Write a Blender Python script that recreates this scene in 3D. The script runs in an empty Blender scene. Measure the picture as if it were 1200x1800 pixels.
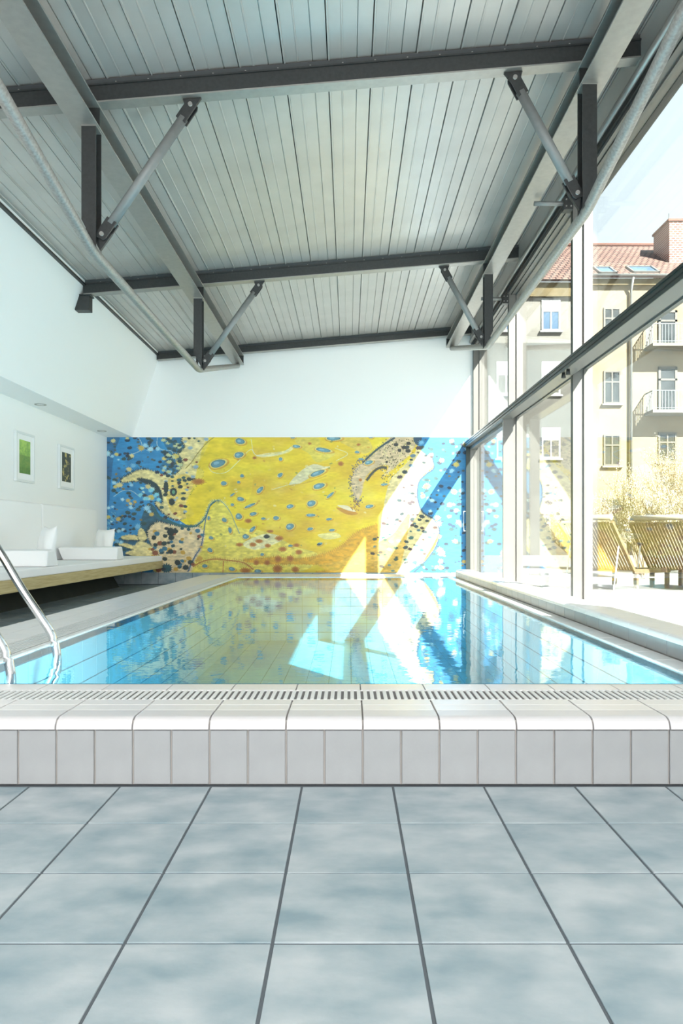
import bpy, bmesh, math, random
import numpy as np
from mathutils import Vector, Matrix

random.seed(4)
C = bpy.context.scene.collection
S = bpy.context.scene
PI = math.pi

# ------------------------------------------------------------------ camera
F = 1240.0                      # focal length in pixels of the 1200 x 1800 frame
CH = 0.823                      # eye height above the grey floor
cam = bpy.data.cameras.new('camera')
cam.sensor_fit = 'VERTICAL'
cam.sensor_height = 36.0
cam.sensor_width = 24.0
cam.lens = F / 1800.0 * 36.0
cam.shift_x = (600 - 613.0) / 1800.0
cam.shift_y = (944.5 - 900) / 1800.0
cam.clip_start = 0.05
cam.clip_end = 400
camo = bpy.data.objects.new('camera', cam)
C.objects.link(camo)
camo.location = (0, 0, CH)
camo.rotation_euler = (PI / 2, 0, 0)
S.camera = camo

# ------------------------------------------------------------------ world, sun, exposure
w = bpy.data.worlds.new('sky')
S.world = w
w.use_nodes = True
nt = w.node_tree
nt.nodes.clear()
out = nt.nodes.new('ShaderNodeOutputWorld')
bg = nt.nodes.new('ShaderNodeBackground')
geo = nt.nodes.new('ShaderNodeNewGeometry')
sep = nt.nodes.new('ShaderNodeSeparateXYZ')
ramp = nt.nodes.new('ShaderNodeValToRGB')
ramp.color_ramp.elements[0].position = 0.0
ramp.color_ramp.elements[0].color = (0.93, 0.96, 1.0, 1)
ramp.color_ramp.elements[1].position = 0.9
ramp.color_ramp.elements[1].color = (0.62, 0.80, 0.97, 1)
tc = nt.nodes.new('ShaderNodeTexCoord')
nt.links.new(tc.outputs['Generated'], sep.inputs[0])
nt.links.new(sep.outputs['Z'], ramp.inputs[0])
nt.links.new(ramp.outputs[0], bg.inputs[0])
nt.links.new(bg.outputs[0], out.inputs[0])
bg.inputs[1].default_value = 0.95

sun = bpy.data.lights.new('sun', 'SUN')
sun.energy = 20.5
sun.angle = math.radians(0.53)
sun.color = (1.0, 0.97, 0.93)
suno = bpy.data.objects.new('sun', sun)
C.objects.link(suno)
suno.rotation_euler = Vector((-1, 1.47, -1.54)).to_track_quat('-Z', 'Y').to_euler()
suno.location = (20, -20, 30)


def area(name, loc, rot, sx, sy, power, col=(1, 1, 1)):
    l = bpy.data.lights.new(name, 'AREA')
    l.shape = 'RECTANGLE'
    l.size = sx
    l.size_y = sy
    l.energy = power
    l.color = col
    o = bpy.data.objects.new(name, l)
    C.objects.link(o)
    o.location = loc
    o.rotation_euler = rot
    return o


# added fill panel behind the camera, brightens the hall from the near end
area('fill_behind', (-0.6, -7.4, 2.0), (math.radians(90), 0, 0), 5.4, 3.6, 60, (1.0, 0.97, 0.93))
# added overhead fill behind the camera, lifts the floor and rim tops
area('fill_above', (-0.6, -2.4, 3.85), (math.radians(14), 0, 0), 4.6, 3.6, 135, (1.0, 0.98, 0.95))
# added fill from the right behind the camera, aimed at the left wall
area('fill_side', (2.05, -3.0, 2.1), (math.radians(90), 0, math.radians(70)), 5.0, 2.8, 330, (1.0, 0.96, 0.92))
# unseen fill panels added below the water to brighten the basin
for lx in (-0.9, 0.8):
    area('fill_pool', (lx, 3.05, -0.25), (math.radians(90), 0, 0), 0.5, 0.4, 42, (0.85, 1.0, 1.0))

S.view_settings.view_transform = 'Standard'
S.view_settings.look = 'None'
S.view_settings.exposure = 0.75
S.view_settings.gamma = 1
S.view_settings.use_curve_mapping = False
S.cycles.max_bounces = 10
S.cycles.diffuse_bounces = 5
S.cycles.transparent_max_bounces = 24
S.cycles.sample_clamp_indirect = 6.0
S.cycles.use_denoising = True


# ------------------------------------------------------------------ materials
def lin(c):
    return tuple(((v / 255.0) / 12.92 if v / 255.0 <= 0.04045 else ((v / 255.0 + 0.055) / 1.055) ** 2.4) for v in c)


def mat(name, rgb, rough=0.5, metal=0.0, noise=0.0, nscale=8.0, rgb2=None, bump=0.0, bscale=60.0, spec=0.5, coat=0.0,
        stretch=None, coord='Object', detail=4.0):
    m = bpy.data.materials.new(name)
    m.use_nodes = True
    t = m.node_tree
    b = t.nodes['Principled BSDF']
    a = lin(rgb)
    b.inputs['Base Color'].default_value = (*a, 1)
    b.inputs['Roughness'].default_value = rough
    b.inputs['Metallic'].default_value = metal
    b.inputs['Specular IOR Level'].default_value = spec
    b.inputs['Coat Weight'].default_value = coat
    co = t.nodes.new('ShaderNodeTexCoord')
    src = co.outputs[coord]
    if stretch:
        mp = t.nodes.new('ShaderNodeMapping')
        mp.inputs['Scale'].default_value = stretch
        t.links.new(src, mp.inputs[0])
        src = mp.outputs[0]
    if noise > 0 or rgb2:
        n = t.nodes.new('ShaderNodeTexNoise')
        n.inputs['Scale'].default_value = nscale
        n.inputs['Detail'].default_value = detail
        t.links.new(src, n.inputs['Vector'])
        r = t.nodes.new('ShaderNodeValToRGB')
        r.color_ramp.elements[0].position = 0.3
        r.color_ramp.elements[1].position = 0.7
        c2 = lin(rgb2) if rgb2 else tuple(min(1, v * (1 + noise)) for v in a)
        c1 = a if rgb2 else tuple(v * (1 - noise) for v in a)
        r.color_ramp.elements[0].color = (*c1, 1)
        r.color_ramp.elements[1].color = (*c2, 1)
        t.links.new(n.outputs['Fac'], r.inputs[0])
        t.links.new(r.outputs[0], b.inputs['Base Color'])
    if bump > 0:
        n2 = t.nodes.new('ShaderNodeTexNoise')
        n2.inputs['Scale'].default_value = bscale
        n2.inputs['Detail'].default_value = 3
        t.links.new(src, n2.inputs['Vector'])
        bp = t.nodes.new('ShaderNodeBump')
        bp.inputs['Strength'].default_value = bump
        bp.inputs['Distance'].default_value = 0.004
        t.links.new(n2.outputs['Fac'], bp.inputs['Height'])
        t.links.new(bp.outputs[0], b.inputs['Normal'])
    return m


def thin_glass(name, f0, tint, rough=0.0, ripple=0.0):
    """clear sheet: part mirror (more at a grazing angle), part see-through"""
    m = bpy.data.materials.new(name)
    m.use_nodes = True
    t = m.node_tree
    t.nodes.clear()
    o = t.nodes.new('ShaderNodeOutputMaterial')
    mix = t.nodes.new('ShaderNodeMixShader')
    tr = t.nodes.new('ShaderNodeBsdfTransparent')
    gl = t.nodes.new('ShaderNodeBsdfGlossy')
    tr.inputs[0].default_value = (*tint, 1)
    gl.inputs['Roughness'].default_value = rough
    gl.inputs['Color'].default_value = (1, 1, 1, 1)
    g = t.nodes.new('ShaderNodeNewGeometry')
    dot = t.nodes.new('ShaderNodeVectorMath')
    dot.operation = 'DOT_PRODUCT'
    t.links.new(g.outputs['Incoming'], dot.inputs[0])
    t.links.new(g.outputs['Normal'], dot.inputs[1])

    def mth(op, a, b=None, clamp=False):
        n = t.nodes.new('ShaderNodeMath')
        n.operation = op
        n.use_clamp = clamp
        for i, v in enumerate((a, b)):
            if v is None:
                continue
            if isinstance(v, (int, float)):
                n.inputs[i].default_value = v
            else:
                t.links.new(v, n.inputs[i])
        return n.outputs[0]
    ab = mth('ABSOLUTE', dot.outputs['Value'])
    inv = mth('SUBTRACT', 1.0, ab, True)
    p5 = mth('POWER', inv, 5.0)
    fr = mth('ADD', mth('MULTIPLY', p5, 1 - f0), f0, True)
    t.links.new(fr, mix.inputs[0])
    t.links.new(tr.outputs[0], mix.inputs[1])
    t.links.new(gl.outputs[0], mix.inputs[2])
    t.links.new(mix.outputs[0], o.inputs[0])
    if ripple > 0:
        co = t.nodes.new('ShaderNodeTexCoord')
        n = t.nodes.new('ShaderNodeTexNoise')
        n.inputs['Scale'].default_value = 7.0
        n.inputs['Detail'].default_value = 3
        t.links.new(co.outputs['Object'], n.inputs['Vector'])
        bp = t.nodes.new('ShaderNodeBump')
        bp.inputs['Strength'].default_value = ripple
        bp.inputs['Distance'].default_value = 0.01
        t.links.new(n.outputs['Fac'], bp.inputs['Height'])
        t.links.new(bp.outputs[0], gl.inputs['Normal'])
    return m


M = {}
M['white_wall'] = mat('white_wall', (244, 244, 243), 0.7, bump=0.05, bscale=90)
M['soffit'] = M['white_wall']
M['floor_tile'] = mat('floor_tile', (128, 149, 158), 0.34, rgb2=(178, 187, 191), nscale=6.0, bump=0.12, bscale=45,
                      coord='Object', detail=7.0, stretch=(1, 1.5, 1))
_t = M['floor_tile'].node_tree
_inf = _t.nodes.new('ShaderNodeObjectInfo')
_ml = _t.nodes.new('ShaderNodeMath')
_ml.operation = 'MULTIPLY'
_ml.inputs[1].default_value = 37.0
_t.links.new(_inf.outputs['Random'], _ml.inputs[0])
_mp = [n for n in _t.nodes if n.type == 'MAPPING'][0]
_cb = _t.nodes.new('ShaderNodeCombineXYZ')
_t.links.new(_ml.outputs[0], _cb.inputs['X'])
_t.links.new(_ml.outputs[0], _cb.inputs['Z'])
_t.links.new(_cb.outputs[0], _mp.inputs['Location'])
M['grout'] = mat('grout', (92, 100, 106), 0.8)
M['light_grout'] = mat('light_grout', (168, 164, 160), 0.8)
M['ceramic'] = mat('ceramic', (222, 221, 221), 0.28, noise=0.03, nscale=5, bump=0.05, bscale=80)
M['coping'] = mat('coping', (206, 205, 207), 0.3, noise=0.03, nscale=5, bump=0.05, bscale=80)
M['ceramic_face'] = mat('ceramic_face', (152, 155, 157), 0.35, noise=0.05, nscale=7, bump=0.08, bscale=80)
M['grate'] = mat('grate', (222, 224, 224), 0.4)
M['dark_void'] = mat('dark_void', (112, 110, 110), 0.8)
M['pool_tile'] = mat('pool_tile', (118, 176, 192), 0.3, noise=0.06, nscale=3)
M['pool_grout'] = mat('pool_grout', (66, 120, 140), 0.6)
M['steel'] = mat('steel', (64, 65, 65), 0.42, metal=0.45, noise=0.12, nscale=40, bump=0.08, bscale=160)
M['steel_light'] = mat('steel_light', (166, 163, 158), 0.4, metal=0.6, noise=0.06, nscale=20, bump=0.05, bscale=160)
M['tube_grey'] = mat('tube_grey', (132, 134, 133), 0.5, metal=0.25, noise=0.06, nscale=20)
M['galvanised'] = mat('galvanised', (158, 155, 150), 0.48, metal=0.45, noise=0.2, nscale=60, bump=0.1, bscale=90)
M['deck'] = mat('deck', (192, 187, 182), 0.36, metal=0.3, noise=0.06, nscale=3, bump=0.12, bscale=25)
M['deck_dark'] = mat('deck_dark', (70, 74, 76), 0.7)
M['frame'] = mat('frame', (118, 115, 111), 0.38, metal=0.35, noise=0.03, nscale=6, bump=0.03)
M['frame_dark'] = mat('frame_dark', (52, 60, 58), 0.35, metal=0.4)
M['gasket'] = mat('gasket', (20, 22, 22), 0.6)
M['chrome'] = mat('chrome', (225, 228, 230), 0.08, metal=1.0)
M['bench_wood'] = mat('bench_wood', (178, 160, 112), 0.45, rgb2=(206, 192, 148), nscale=6, stretch=(6, 0.6, 10), bump=0.1)
M['bench_base'] = mat('bench_base', (46, 52, 52), 0.6, noise=0.2, nscale=5)
M['white_fabric'] = mat('white_fabric', (248, 248, 248), 0.85, bump=0.15, bscale=220)
M['picture_frame'] = mat('picture_frame', (225, 228, 228), 0.4)
M['mat_board'] = mat('mat_board', (245, 245, 245), 0.8)
M['glass'] = thin_glass('glass', 0.05, (0.94, 0.97, 0.95))
M['water'] = thin_glass('water', 0.03, (0.62, 0.93, 1.0), 0.004, 0.1)
M['render_cream'] = mat('render_cream', (122, 108, 84), 0.85, rgb2=(142, 130, 108), nscale=0.35, bump=0.2, bscale=6)
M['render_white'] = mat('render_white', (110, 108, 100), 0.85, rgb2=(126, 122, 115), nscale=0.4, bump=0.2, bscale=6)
M['render_shaded'] = mat('render_shaded', (64, 62, 57), 0.85, rgb2=(84, 82, 76), nscale=0.5, bump=0.2, bscale=6)  # lower wing wall: its shade is put into this darker grey
M['cornice'] = mat('cornice', (96, 83, 52), 0.8, noise=0.15, nscale=1.5)
M['win_dark'] = mat('win_dark', (58, 62, 64), 0.12, noise=0.3, nscale=1.2)
M['win_blue'] = mat('win_blue', (72, 96, 120), 0.15)
M['win_frame_w'] = mat('win_frame_w', (129, 129, 129), 0.5)
M['win_frame_g'] = mat('win_frame_g', (89, 86, 81), 0.6)
M['brick'] = mat('brick', (112, 74, 64), 0.85, rgb2=(126, 89, 77), nscale=9)
M['zinc'] = mat('zinc', (129, 129, 126), 0.4, metal=0.4)
M['rail_grey'] = mat('rail_grey', (112, 117, 120), 0.4)
M['paving'] = mat('paving', (120, 119, 114), 0.7, noise=0.05, nscale=2)
M['teak'] = mat('teak', (96, 79, 57), 0.6, rgb2=(120, 105, 83), nscale=5, stretch=(3, 3, 3), bump=0.1)
M['twig'] = mat('twig', (128, 112, 84), 0.8, noise=0.2, nscale=6)
M['bud'] = mat('bud', (186, 178, 152), 0.7, noise=0.1, nscale=9)
M['roll'] = mat('roll', (150, 143, 130), 0.8)
M['lamp'] = mat('lamp', (235, 235, 235), 0.4)


def tiled_roof():
    m = mat('roof_tiles', (188, 132, 112), 0.8)
    t = m.node_tree
    b = t.nodes['Principled BSDF']
    co = t.nodes.new('ShaderNodeTexCoord')
    br = t.nodes.new('ShaderNodeTexBrick')
    br.inputs['Color1'].default_value = (*lin((104, 80, 72)), 1)
    br.inputs['Color2'].default_value = (*lin((124, 95, 83)), 1)
    br.inputs['Mortar'].default_value = (*lin((52, 34, 30)), 1)
    br.inputs['Scale'].default_value = 2.2
    br.inputs['Mortar Size'].default_value = 0.09
    br.inputs['Brick Width'].default_value = 0.7
    br.inputs['Row Height'].default_value = 0.75
    t.links.new(co.outputs['Object'], br.inputs['Vector'])
    t.links.new(br.outputs[0], b.inputs['Base Color'])
    bp = t.nodes.new('ShaderNodeBump')
    bp.inputs['Strength'].default_value = 0.8
    bp.inputs['Distance'].default_value = 0.05
    bp.invert = True
    t.links.new(br.outputs['Fac'], bp.inputs['Height'])
    t.links.new(bp.outputs[0], b.inputs['Normal'])
    return m


M['roof_tiles'] = tiled_roof()


def brick_mat():
    m = mat('chimney_brick', (170, 112, 98), 0.85)
    t = m.node_tree
    b = t.nodes['Principled BSDF']
    co = t.nodes.new('ShaderNodeTexCoord')
    mp = t.nodes.new('ShaderNodeMapping')
    mp.inputs['Rotation'].default_value = (PI / 2, 0, 0)
    br = t.nodes.new('ShaderNodeTexBrick')
    br.inputs['Color1'].default_value = (*lin((110, 65, 55)), 1)
    br.inputs['Color2'].default_value = (*lin((126, 86, 74)), 1)
    br.inputs['Mortar'].default_value = (*lin((170, 156, 146)), 1)
    br.inputs['Scale'].default_value = 2.0
    br.inputs['Mortar Size'].default_value = 0.045
    t.links.new(co.outputs['Object'], mp.inputs[0])
    t.links.new(mp.outputs[0], br.inputs['Vector'])
    t.links.new(br.outputs[0], b.inputs['Base Color'])
    return m


M['chimney_brick'] = brick_mat()


# ------------------------------------------------------------------ mesh helpers (z given relative to the eye: add CH)
def V(x, y, z):
    return (x, y, z + CH)


def newmesh(name, verts, faces, m=None, smooth=False):
    me = bpy.data.meshes.new(name)
    me.from_pydata(verts, [], faces)
    me.update()
    if m:
        me.materials.append(m)
    if smooth:
        me.polygons.foreach_set('use_smooth', [True] * len(me.polygons))
    return me


def link(name, me, parent=None, loc=(0, 0, 0), rot=(0, 0, 0), kind=None, label=None, cat=None, group=None):
    o = bpy.data.objects.new(name, me)
    C.objects.link(o)
    o.location = loc
    o.rotation_euler = rot
    if parent:
        o.parent = parent
        if parent.type == 'EMPTY' or True:
            pass
    if kind:
        o['kind'] = kind
    if label:
        o['label'] = label
    if cat:
        o['category'] = cat
    if group:
        o['group'] = group
    return o


def thing(name, loc, label, cat, group=None, kind=None):
    return link(name, None, None, loc, kind=kind, label=label, cat=cat, group=group)


class MB:
    """collects shapes into one mesh"""

    def __init__(self):
        self.v = []
        self.f = []
        self.s = []

    def add(self, vs, fs, smooth=False):
        b = len(self.v)
        self.v += [tuple(p) for p in vs]
        self.f += [tuple(i + b for i in q) for q in fs]
        self.s += [smooth] * len(fs)
        return self

    def box(self, x0, x1, y0, y1, z0, z1):
        vs = [(x0, y0, z0), (x1, y0, z0), (x1, y1, z0), (x0, y1, z0), (x0, y0, z1), (x1, y0, z1), (x1, y1, z1), (x0, y1, z1)]
        fs = [(0, 3, 2, 1), (4, 5, 6, 7), (0, 1, 5, 4), (1, 2, 6, 5), (2, 3, 7, 6), (3, 0, 4, 7)]
        return self.add(vs, fs)

    def cbox(self, x0, x1, y0, y1, z0, z1, c=0.002):
        """box whose top edges are chamfered"""
        vs = [(x0, y0, z0), (x1, y0, z0), (x1, y1, z0), (x0, y1, z0),
              (x0, y0, z1 - c), (x1, y0, z1 - c), (x1, y1, z1 - c), (x0, y1, z1 - c),
              (x0 + c, y0 + c, z1), (x1 - c, y0 + c, z1), (x1 - c, y1 - c, z1), (x0 + c, y1 - c, z1)]
        fs = [(0, 3, 2, 1), (8, 9, 10, 11)]
        for i in range(4):
            j = (i + 1) % 4
            fs.append((i, j, 4 + j, 4 + i))
            fs.append((4 + i, 4 + j, 8 + j, 8 + i))
        return self.add(vs, fs)

    def prism(self, pts, axis, a0, a1, smooth=False):
        """polygon pts (2d) extruded along axis x/y/z"""
        n = len(pts)

        def mk(p, a):
            return {'x': (a, p[0], p[1]), 'y': (p[0], a, p[1]), 'z': (p[0], p[1], a)}[axis]
        vs = [mk(p, a0) for p in pts] + [mk(p, a1) for p in pts]
        b = len(self.v)
        self.v += vs
        self.f.append(tuple(b + i for i in range(n)))
        self.s.append(False)
        self.f.append(tuple(b + n + i for i in reversed(range(n))))
        self.s.append(False)
        for i in range(n):
            j = (i + 1) % n
            self.f.append((b + i, b + n + i, b + n + j, b + j))
            self.s.append(smooth)
        return self

    def tube(self, pts, r, n=12, caps=True):
        pts = [Vector(p) for p in pts]
        rings = []
        up = Vector((0, 0, 1))
        for i, p in enumerate(pts):
            if i == 0:
                d = pts[1] - p
            elif i == len(pts) - 1:
                d = p - pts[i - 1]
            else:
                d = (pts[i + 1] - p).normalized() + (p - pts[i - 1]).normalized()
            d.normalize()
            u = up if abs(d.z) < 0.95 else Vector((0, 1, 0))
            a = d.cross(u).normalized()
            c = d.cross(a).normalized()
            rr = r[i] if isinstance(r, (list, tuple)) else r
            rings.append([p + a * rr * math.cos(2 * PI * k / n) + c * rr * math.sin(2 * PI * k / n) for k in range(n)])
        b = len(self.v)
        for g in rings:
            self.v += [tuple(q) for q in g]
        for i in range(len(rings) - 1):
            for k in range(n):
                k2 = (k + 1) % n
                self.f.append((b + i * n + k, b + i * n + k2, b + (i + 1) * n + k2, b + (i + 1) * n + k))
                self.s.append(True)
        if caps:
            self.f.append(tuple(b + k for k in reversed(range(n))))
            self.s.append(False)
            e = b + (len(rings) - 1) * n
            self.f.append(tuple(e + k for k in range(n)))
            self.s.append(False)
        return self

    def mesh(self, name, m):
        me = bpy.data.meshes.new(name)
        me.from_pydata(self.v, [], self.f)
        me.materials.append(m)
        me.update()
        me.polygons.foreach_set('use_smooth', self.s)
        bm = bmesh.new()
        bm.from_mesh(me)
        bmesh.ops.recalc_face_normals(bm, faces=bm.faces)
        bm.to_mesh(me)
        bm.free()
        return me

    def put(self, name, m, parent=None, bevel=0.0, **k):
        loc = k.pop('loc', (0, 0, 0))
        if parent is not None:
            base = Vector(parent_world(parent))
            o = link(name, self.mesh(name, m), parent, tuple(Vector(loc) - base), **k)
        else:
            o = link(name, self.mesh(name, m), None, loc, **k)
        if bevel > 0:
            md = o.modifiers.new('bevel', 'BEVEL')
            md.width = bevel
            md.segments = 2
            md.limit_method = 'ANGLE'
        return o


def parent_world(p):
    v = Vector(p.location)
    while p.parent:
        p = p.parent
        v += Vector(p.location)
    return v


def piece(name, me, parent, loc, rot=(0, 0, 0), **k):
    """a copy of a shared mesh at a world place, under its parent"""
    return link(name, me, parent, tuple(Vector(loc) - parent_world(parent)), rot, **k)


# =================================================================== THE SETTING
WY = 12.35                      # far wall
RIM = -0.600 + CH
TILE = 0.30
SL = 0.083                      # roof slope, rising to the right


def zb(x):                      # underside of the cross beams
    return 3.31 + SL * x + CH


def zd(x):                      # roof deck
    return 3.495 + SL * x + CH


# floor: dark bed with the grey tiles laid into it
floor = MB().box(-4.5, 2.35, -7.6, 2.93, -0.12, -0.0035).box(-4.5, -1.70, 2.93, WY + 0.2, -0.12, -0.0035).box(
    1.51, 2.35, 2.93, WY + 0.2, -0.12, -0.0035).box(-1.70, 1.51, 10.74, WY + 0.2, -0.12, -0.0035).put('floor', M['grout'], kind='structure')
tm = MB().cbox(-0.1463, 0.1463, -0.1463, 0.1463, -0.009, 0.0, 0.0008).mesh('floor_tile', M['floor_tile'])
FX0 = -0.155
for r in range(0, 7):
    yc = 2.03 + 0.15 - 0.3 * r
    for k in range(-6, 8):
        piece('tile', tm, floor, (FX0 + 0.15 + 0.3 * k, yc, random.uniform(-0.0006, 0.0004)), (0, 0, random.choice((0, PI))))
for r in range(1, 35):
    yc = 2.03 + 0.15 + 0.3 * r
    if yc > WY - 0.12:
        break
    for k in range(-13, -7):
        piece('tile', tm, floor, (FX0 + 0.15 + 0.3 * k + 0.0, yc, random.uniform(-0.0006, 0.0004)), (0, 0, random.choice((0, PI))))
for k in range(-7, 6):
    piece('tile', tm, floor, (FX0 + 0.15 + 0.3 * k, 12.15, 0)) if k >= -7 else None
    piece('tile', tm, floor, (FX0 + 0.15 + 0.3 * k, 11.85, 0))

# far wall with its painted panel
MB().box(-4.5, 2.36, WY, WY + 0.25, 0, 4.6).put('wall_back', M['white_wall'], kind='structure')
# left wall: low wall, ledge over the bench, leaning upper wall
prof = [(-4.23, 0), (-4.23, 2.573), (-3.78, 2.573), (-3.30, 3.15 + CH + 0.06), (-4.5, 3.15 + CH + 0.06), (-4.5, 0)]
MB().prism(prof, 'y', -7.6, WY).put('wall_left', M['white_wall'], kind='structure')
# right side in front of the glazing is solid wall
MB().box(2.17, 2.45, -7.6, 4.05, 0, zb(2.2) + 0.0).put('wall_right', M['white_wall'], kind='structure')
# tiled skirting of the far wall
bb = MB().box(-4.23, 2.3, WY - 0.012, WY, 0, 0.205).put('baseboard_back', M['grout'], kind='structure')
bt = MB().cbox(-0.1465, 0.1465, -0.1, 0.1, 0, 0.009, 0.0015).mesh('skirting_tile', M['floor_tile'])
for k in range(21):
    piece('tile', bt, bb, (-4.08 + 0.3 * k, WY - 0.012, 0.104), (PI / 2, 0, 0))

# roof: sheet above, long ribbed panels below
ceil = MB().add([(-3.6, -7.6, zd(-3.6) + 0.045), (2.6, -7.6, zd(2.6) + 0.045), (2.6, WY, zd(2.6) + 0.045), (-3.6, WY, zd(-3.6) + 0.045),
                 (-3.6, -7.6, zd(-3.6) + 0.16), (2.6, -7.6, zd(2.6) + 0.16), (2.6, WY, zd(2.6) + 0.16), (-3.6, WY, zd(-3.6) + 0.16)],
                [(0, 3, 2, 1), (4, 5, 6, 7), (0, 1, 5, 4), (1, 2, 6, 5), (2, 3, 7, 6), (3, 0, 4, 7)]).put('ceiling', M['deck_dark'], kind='structure')
PW = 0.3225
h_ = PW / 2
sec = [(-h_ + 0.003, 0.03), (-h_ + 0.003, -0.006), (-h_ + 0.005, -0.010), (-h_ + 0.014, -0.010), (-h_ + 0.018, 0.0),
       (-h_ / 3 - 0.008, 0.0), (-h_ / 3 - 0.004, -0.005), (-h_ / 3 + 0.003, -0.005), (-h_ / 3 + 0.007, 0.0),
       (h_ / 3 - 0.004, 0.0), (h_ / 3 - 0.0015, 0.012), (h_ / 3 + 0.0015, 0.012), (h_ / 3 + 0.004, 0.0),
       (h_ - 0.003, 0.0), (h_ - 0.003, 0.03)]
pm = MB()
n_ = len(sec)
ya_, yb_2 = -7.6, WY - 0.003
for k_ in range(n_ - 1):
    (xa_, za_), (xb_, zb_2) = sec[k_], sec[k_ + 1]
    pm.add([(xa_, ya_, za_), (xb_, ya_, zb_2), (xb_, yb_2, zb_2), (xa_, yb_2, za_)], [(0, 1, 2, 3)])
pm.add([(sec[0][0], ya_, 0.03), (sec[-1][0], ya_, 0.03), (sec[-1][0], yb_2, 0.03), (sec[0][0], yb_2, 0.03)], [(0, 3, 2, 1)])
pm = pm.mesh('roof_panel', M['deck'])
ang = -math.atan(SL)
for k in range(18):
    x = -3.22 + PW * k
    piece('panel', pm, ceil, (x, 0, zd(x) + (0.0, 0.003)[k % 2]), (0, ang, 0))
# dark edge strip along the left wall top
MB().box(-3.36, -3.285, -7.6, WY - 0.003, zd(-3.3) - 0.078, zd(-3.3) - 0.055).put('trim_1', M['steel'], kind='structure')

# =================================================================== STEELWORK
YA, YB, YC = 5.17, 8.86, 12.24
WHICH = {YA: 'nearest of the three', YB: 'middle one of the three', YC: 'farthest of the three, against the white end wall'}


def shear(o):
    """level box section pieces follow the roof slope"""
    for v in o.data.vertices:
        v.co.z += SL * v.co.x
    return o


for Y, lab in ((YA, 'dark grey steel cross beam under the roof, nearest the viewer'),
               (YB, 'dark grey steel cross beam under the roof, middle one, on a bracket at the left wall'),
               (YC, 'thinner dark grey steel cross beam against the white end wall')):
    x0, x1 = (-3.40, 2.13)
    if Y != YA:
        x0 = -3.32
    t = thing('cross_beam', (0, Y, zb(0)), lab, 'beam')
    h, hw = (0.128, 0.05) if Y != YC else (0.10, 0.045)
    # I shape: flanges and web, in local coords above the underside
    b = MB()
    zo = 0 if Y != YC else 0.03
    shear(MB().box(x0, x1, -hw, hw, zo, zo + 0.011).put('bottom_flange', M['steel_light'], t, loc=(0, Y, zb(0)), label='light grey underside flange'))
    shear(MB().box(x0, x1, -hw + 0.004, hw - 0.004, zo + 0.011, h + zo - 0.006).put('web', M['steel'], t, loc=(0, Y, zb(0))))
    shear(MB().box(x0, x1, -hw - 0.006, hw + 0.006, h + zo - 0.006, h + zo + 0.006).put('top_flange', M['steel'], t, loc=(0, Y, zb(0))))
    shear(MB().box(x0, x1, -hw + 0.02, hw - 0.02, h + zo + 0.006, 0.180).put('rail', M['deck_dark'], t, loc=(0, Y, zb(0)), label='dark packing strip under the roof panels'))
    if Y != YC:
        for s in (-1, 1):
            sc = MB()
            for k in range(22):
                xx = -3.1 + k * 0.235
                zz = h + 0.006 + SL * xx
                sc.tube([(xx, s * (hw + 0.001), zz), (xx, s * (hw + 0.001), zz + 0.006)], 0.006, 6)
            sc.put('screw_row', M['steel_light'], t, loc=(0, Y, zb(0)))
    if Y == YB:
        bk = MB()
        zz = SL * -3.3
        bk.box(-3.42, -3.24, -0.06, 0.06, zz - 0.20, zz - 0.02)
        bk.box(-3.42, -3.22, -0.07, 0.07, zz - 0.02, zz - 0.004)
        bk.put('bracket', M['steel'], t, loc=(0, Y, zb(0)), bevel=0.004)
    if Y == YA:
        bk = MB()
        zz = SL * -3.3
        bk.box(-3.42, -3.24, -0.06, 0.06, zz - 0.20, zz - 0.004)
        bk.put('bracket', M['steel'], t, loc=(0, Y, zb(0)), bevel=0.004)

Y0G = 1.6                       # near end of the trusses


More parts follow.
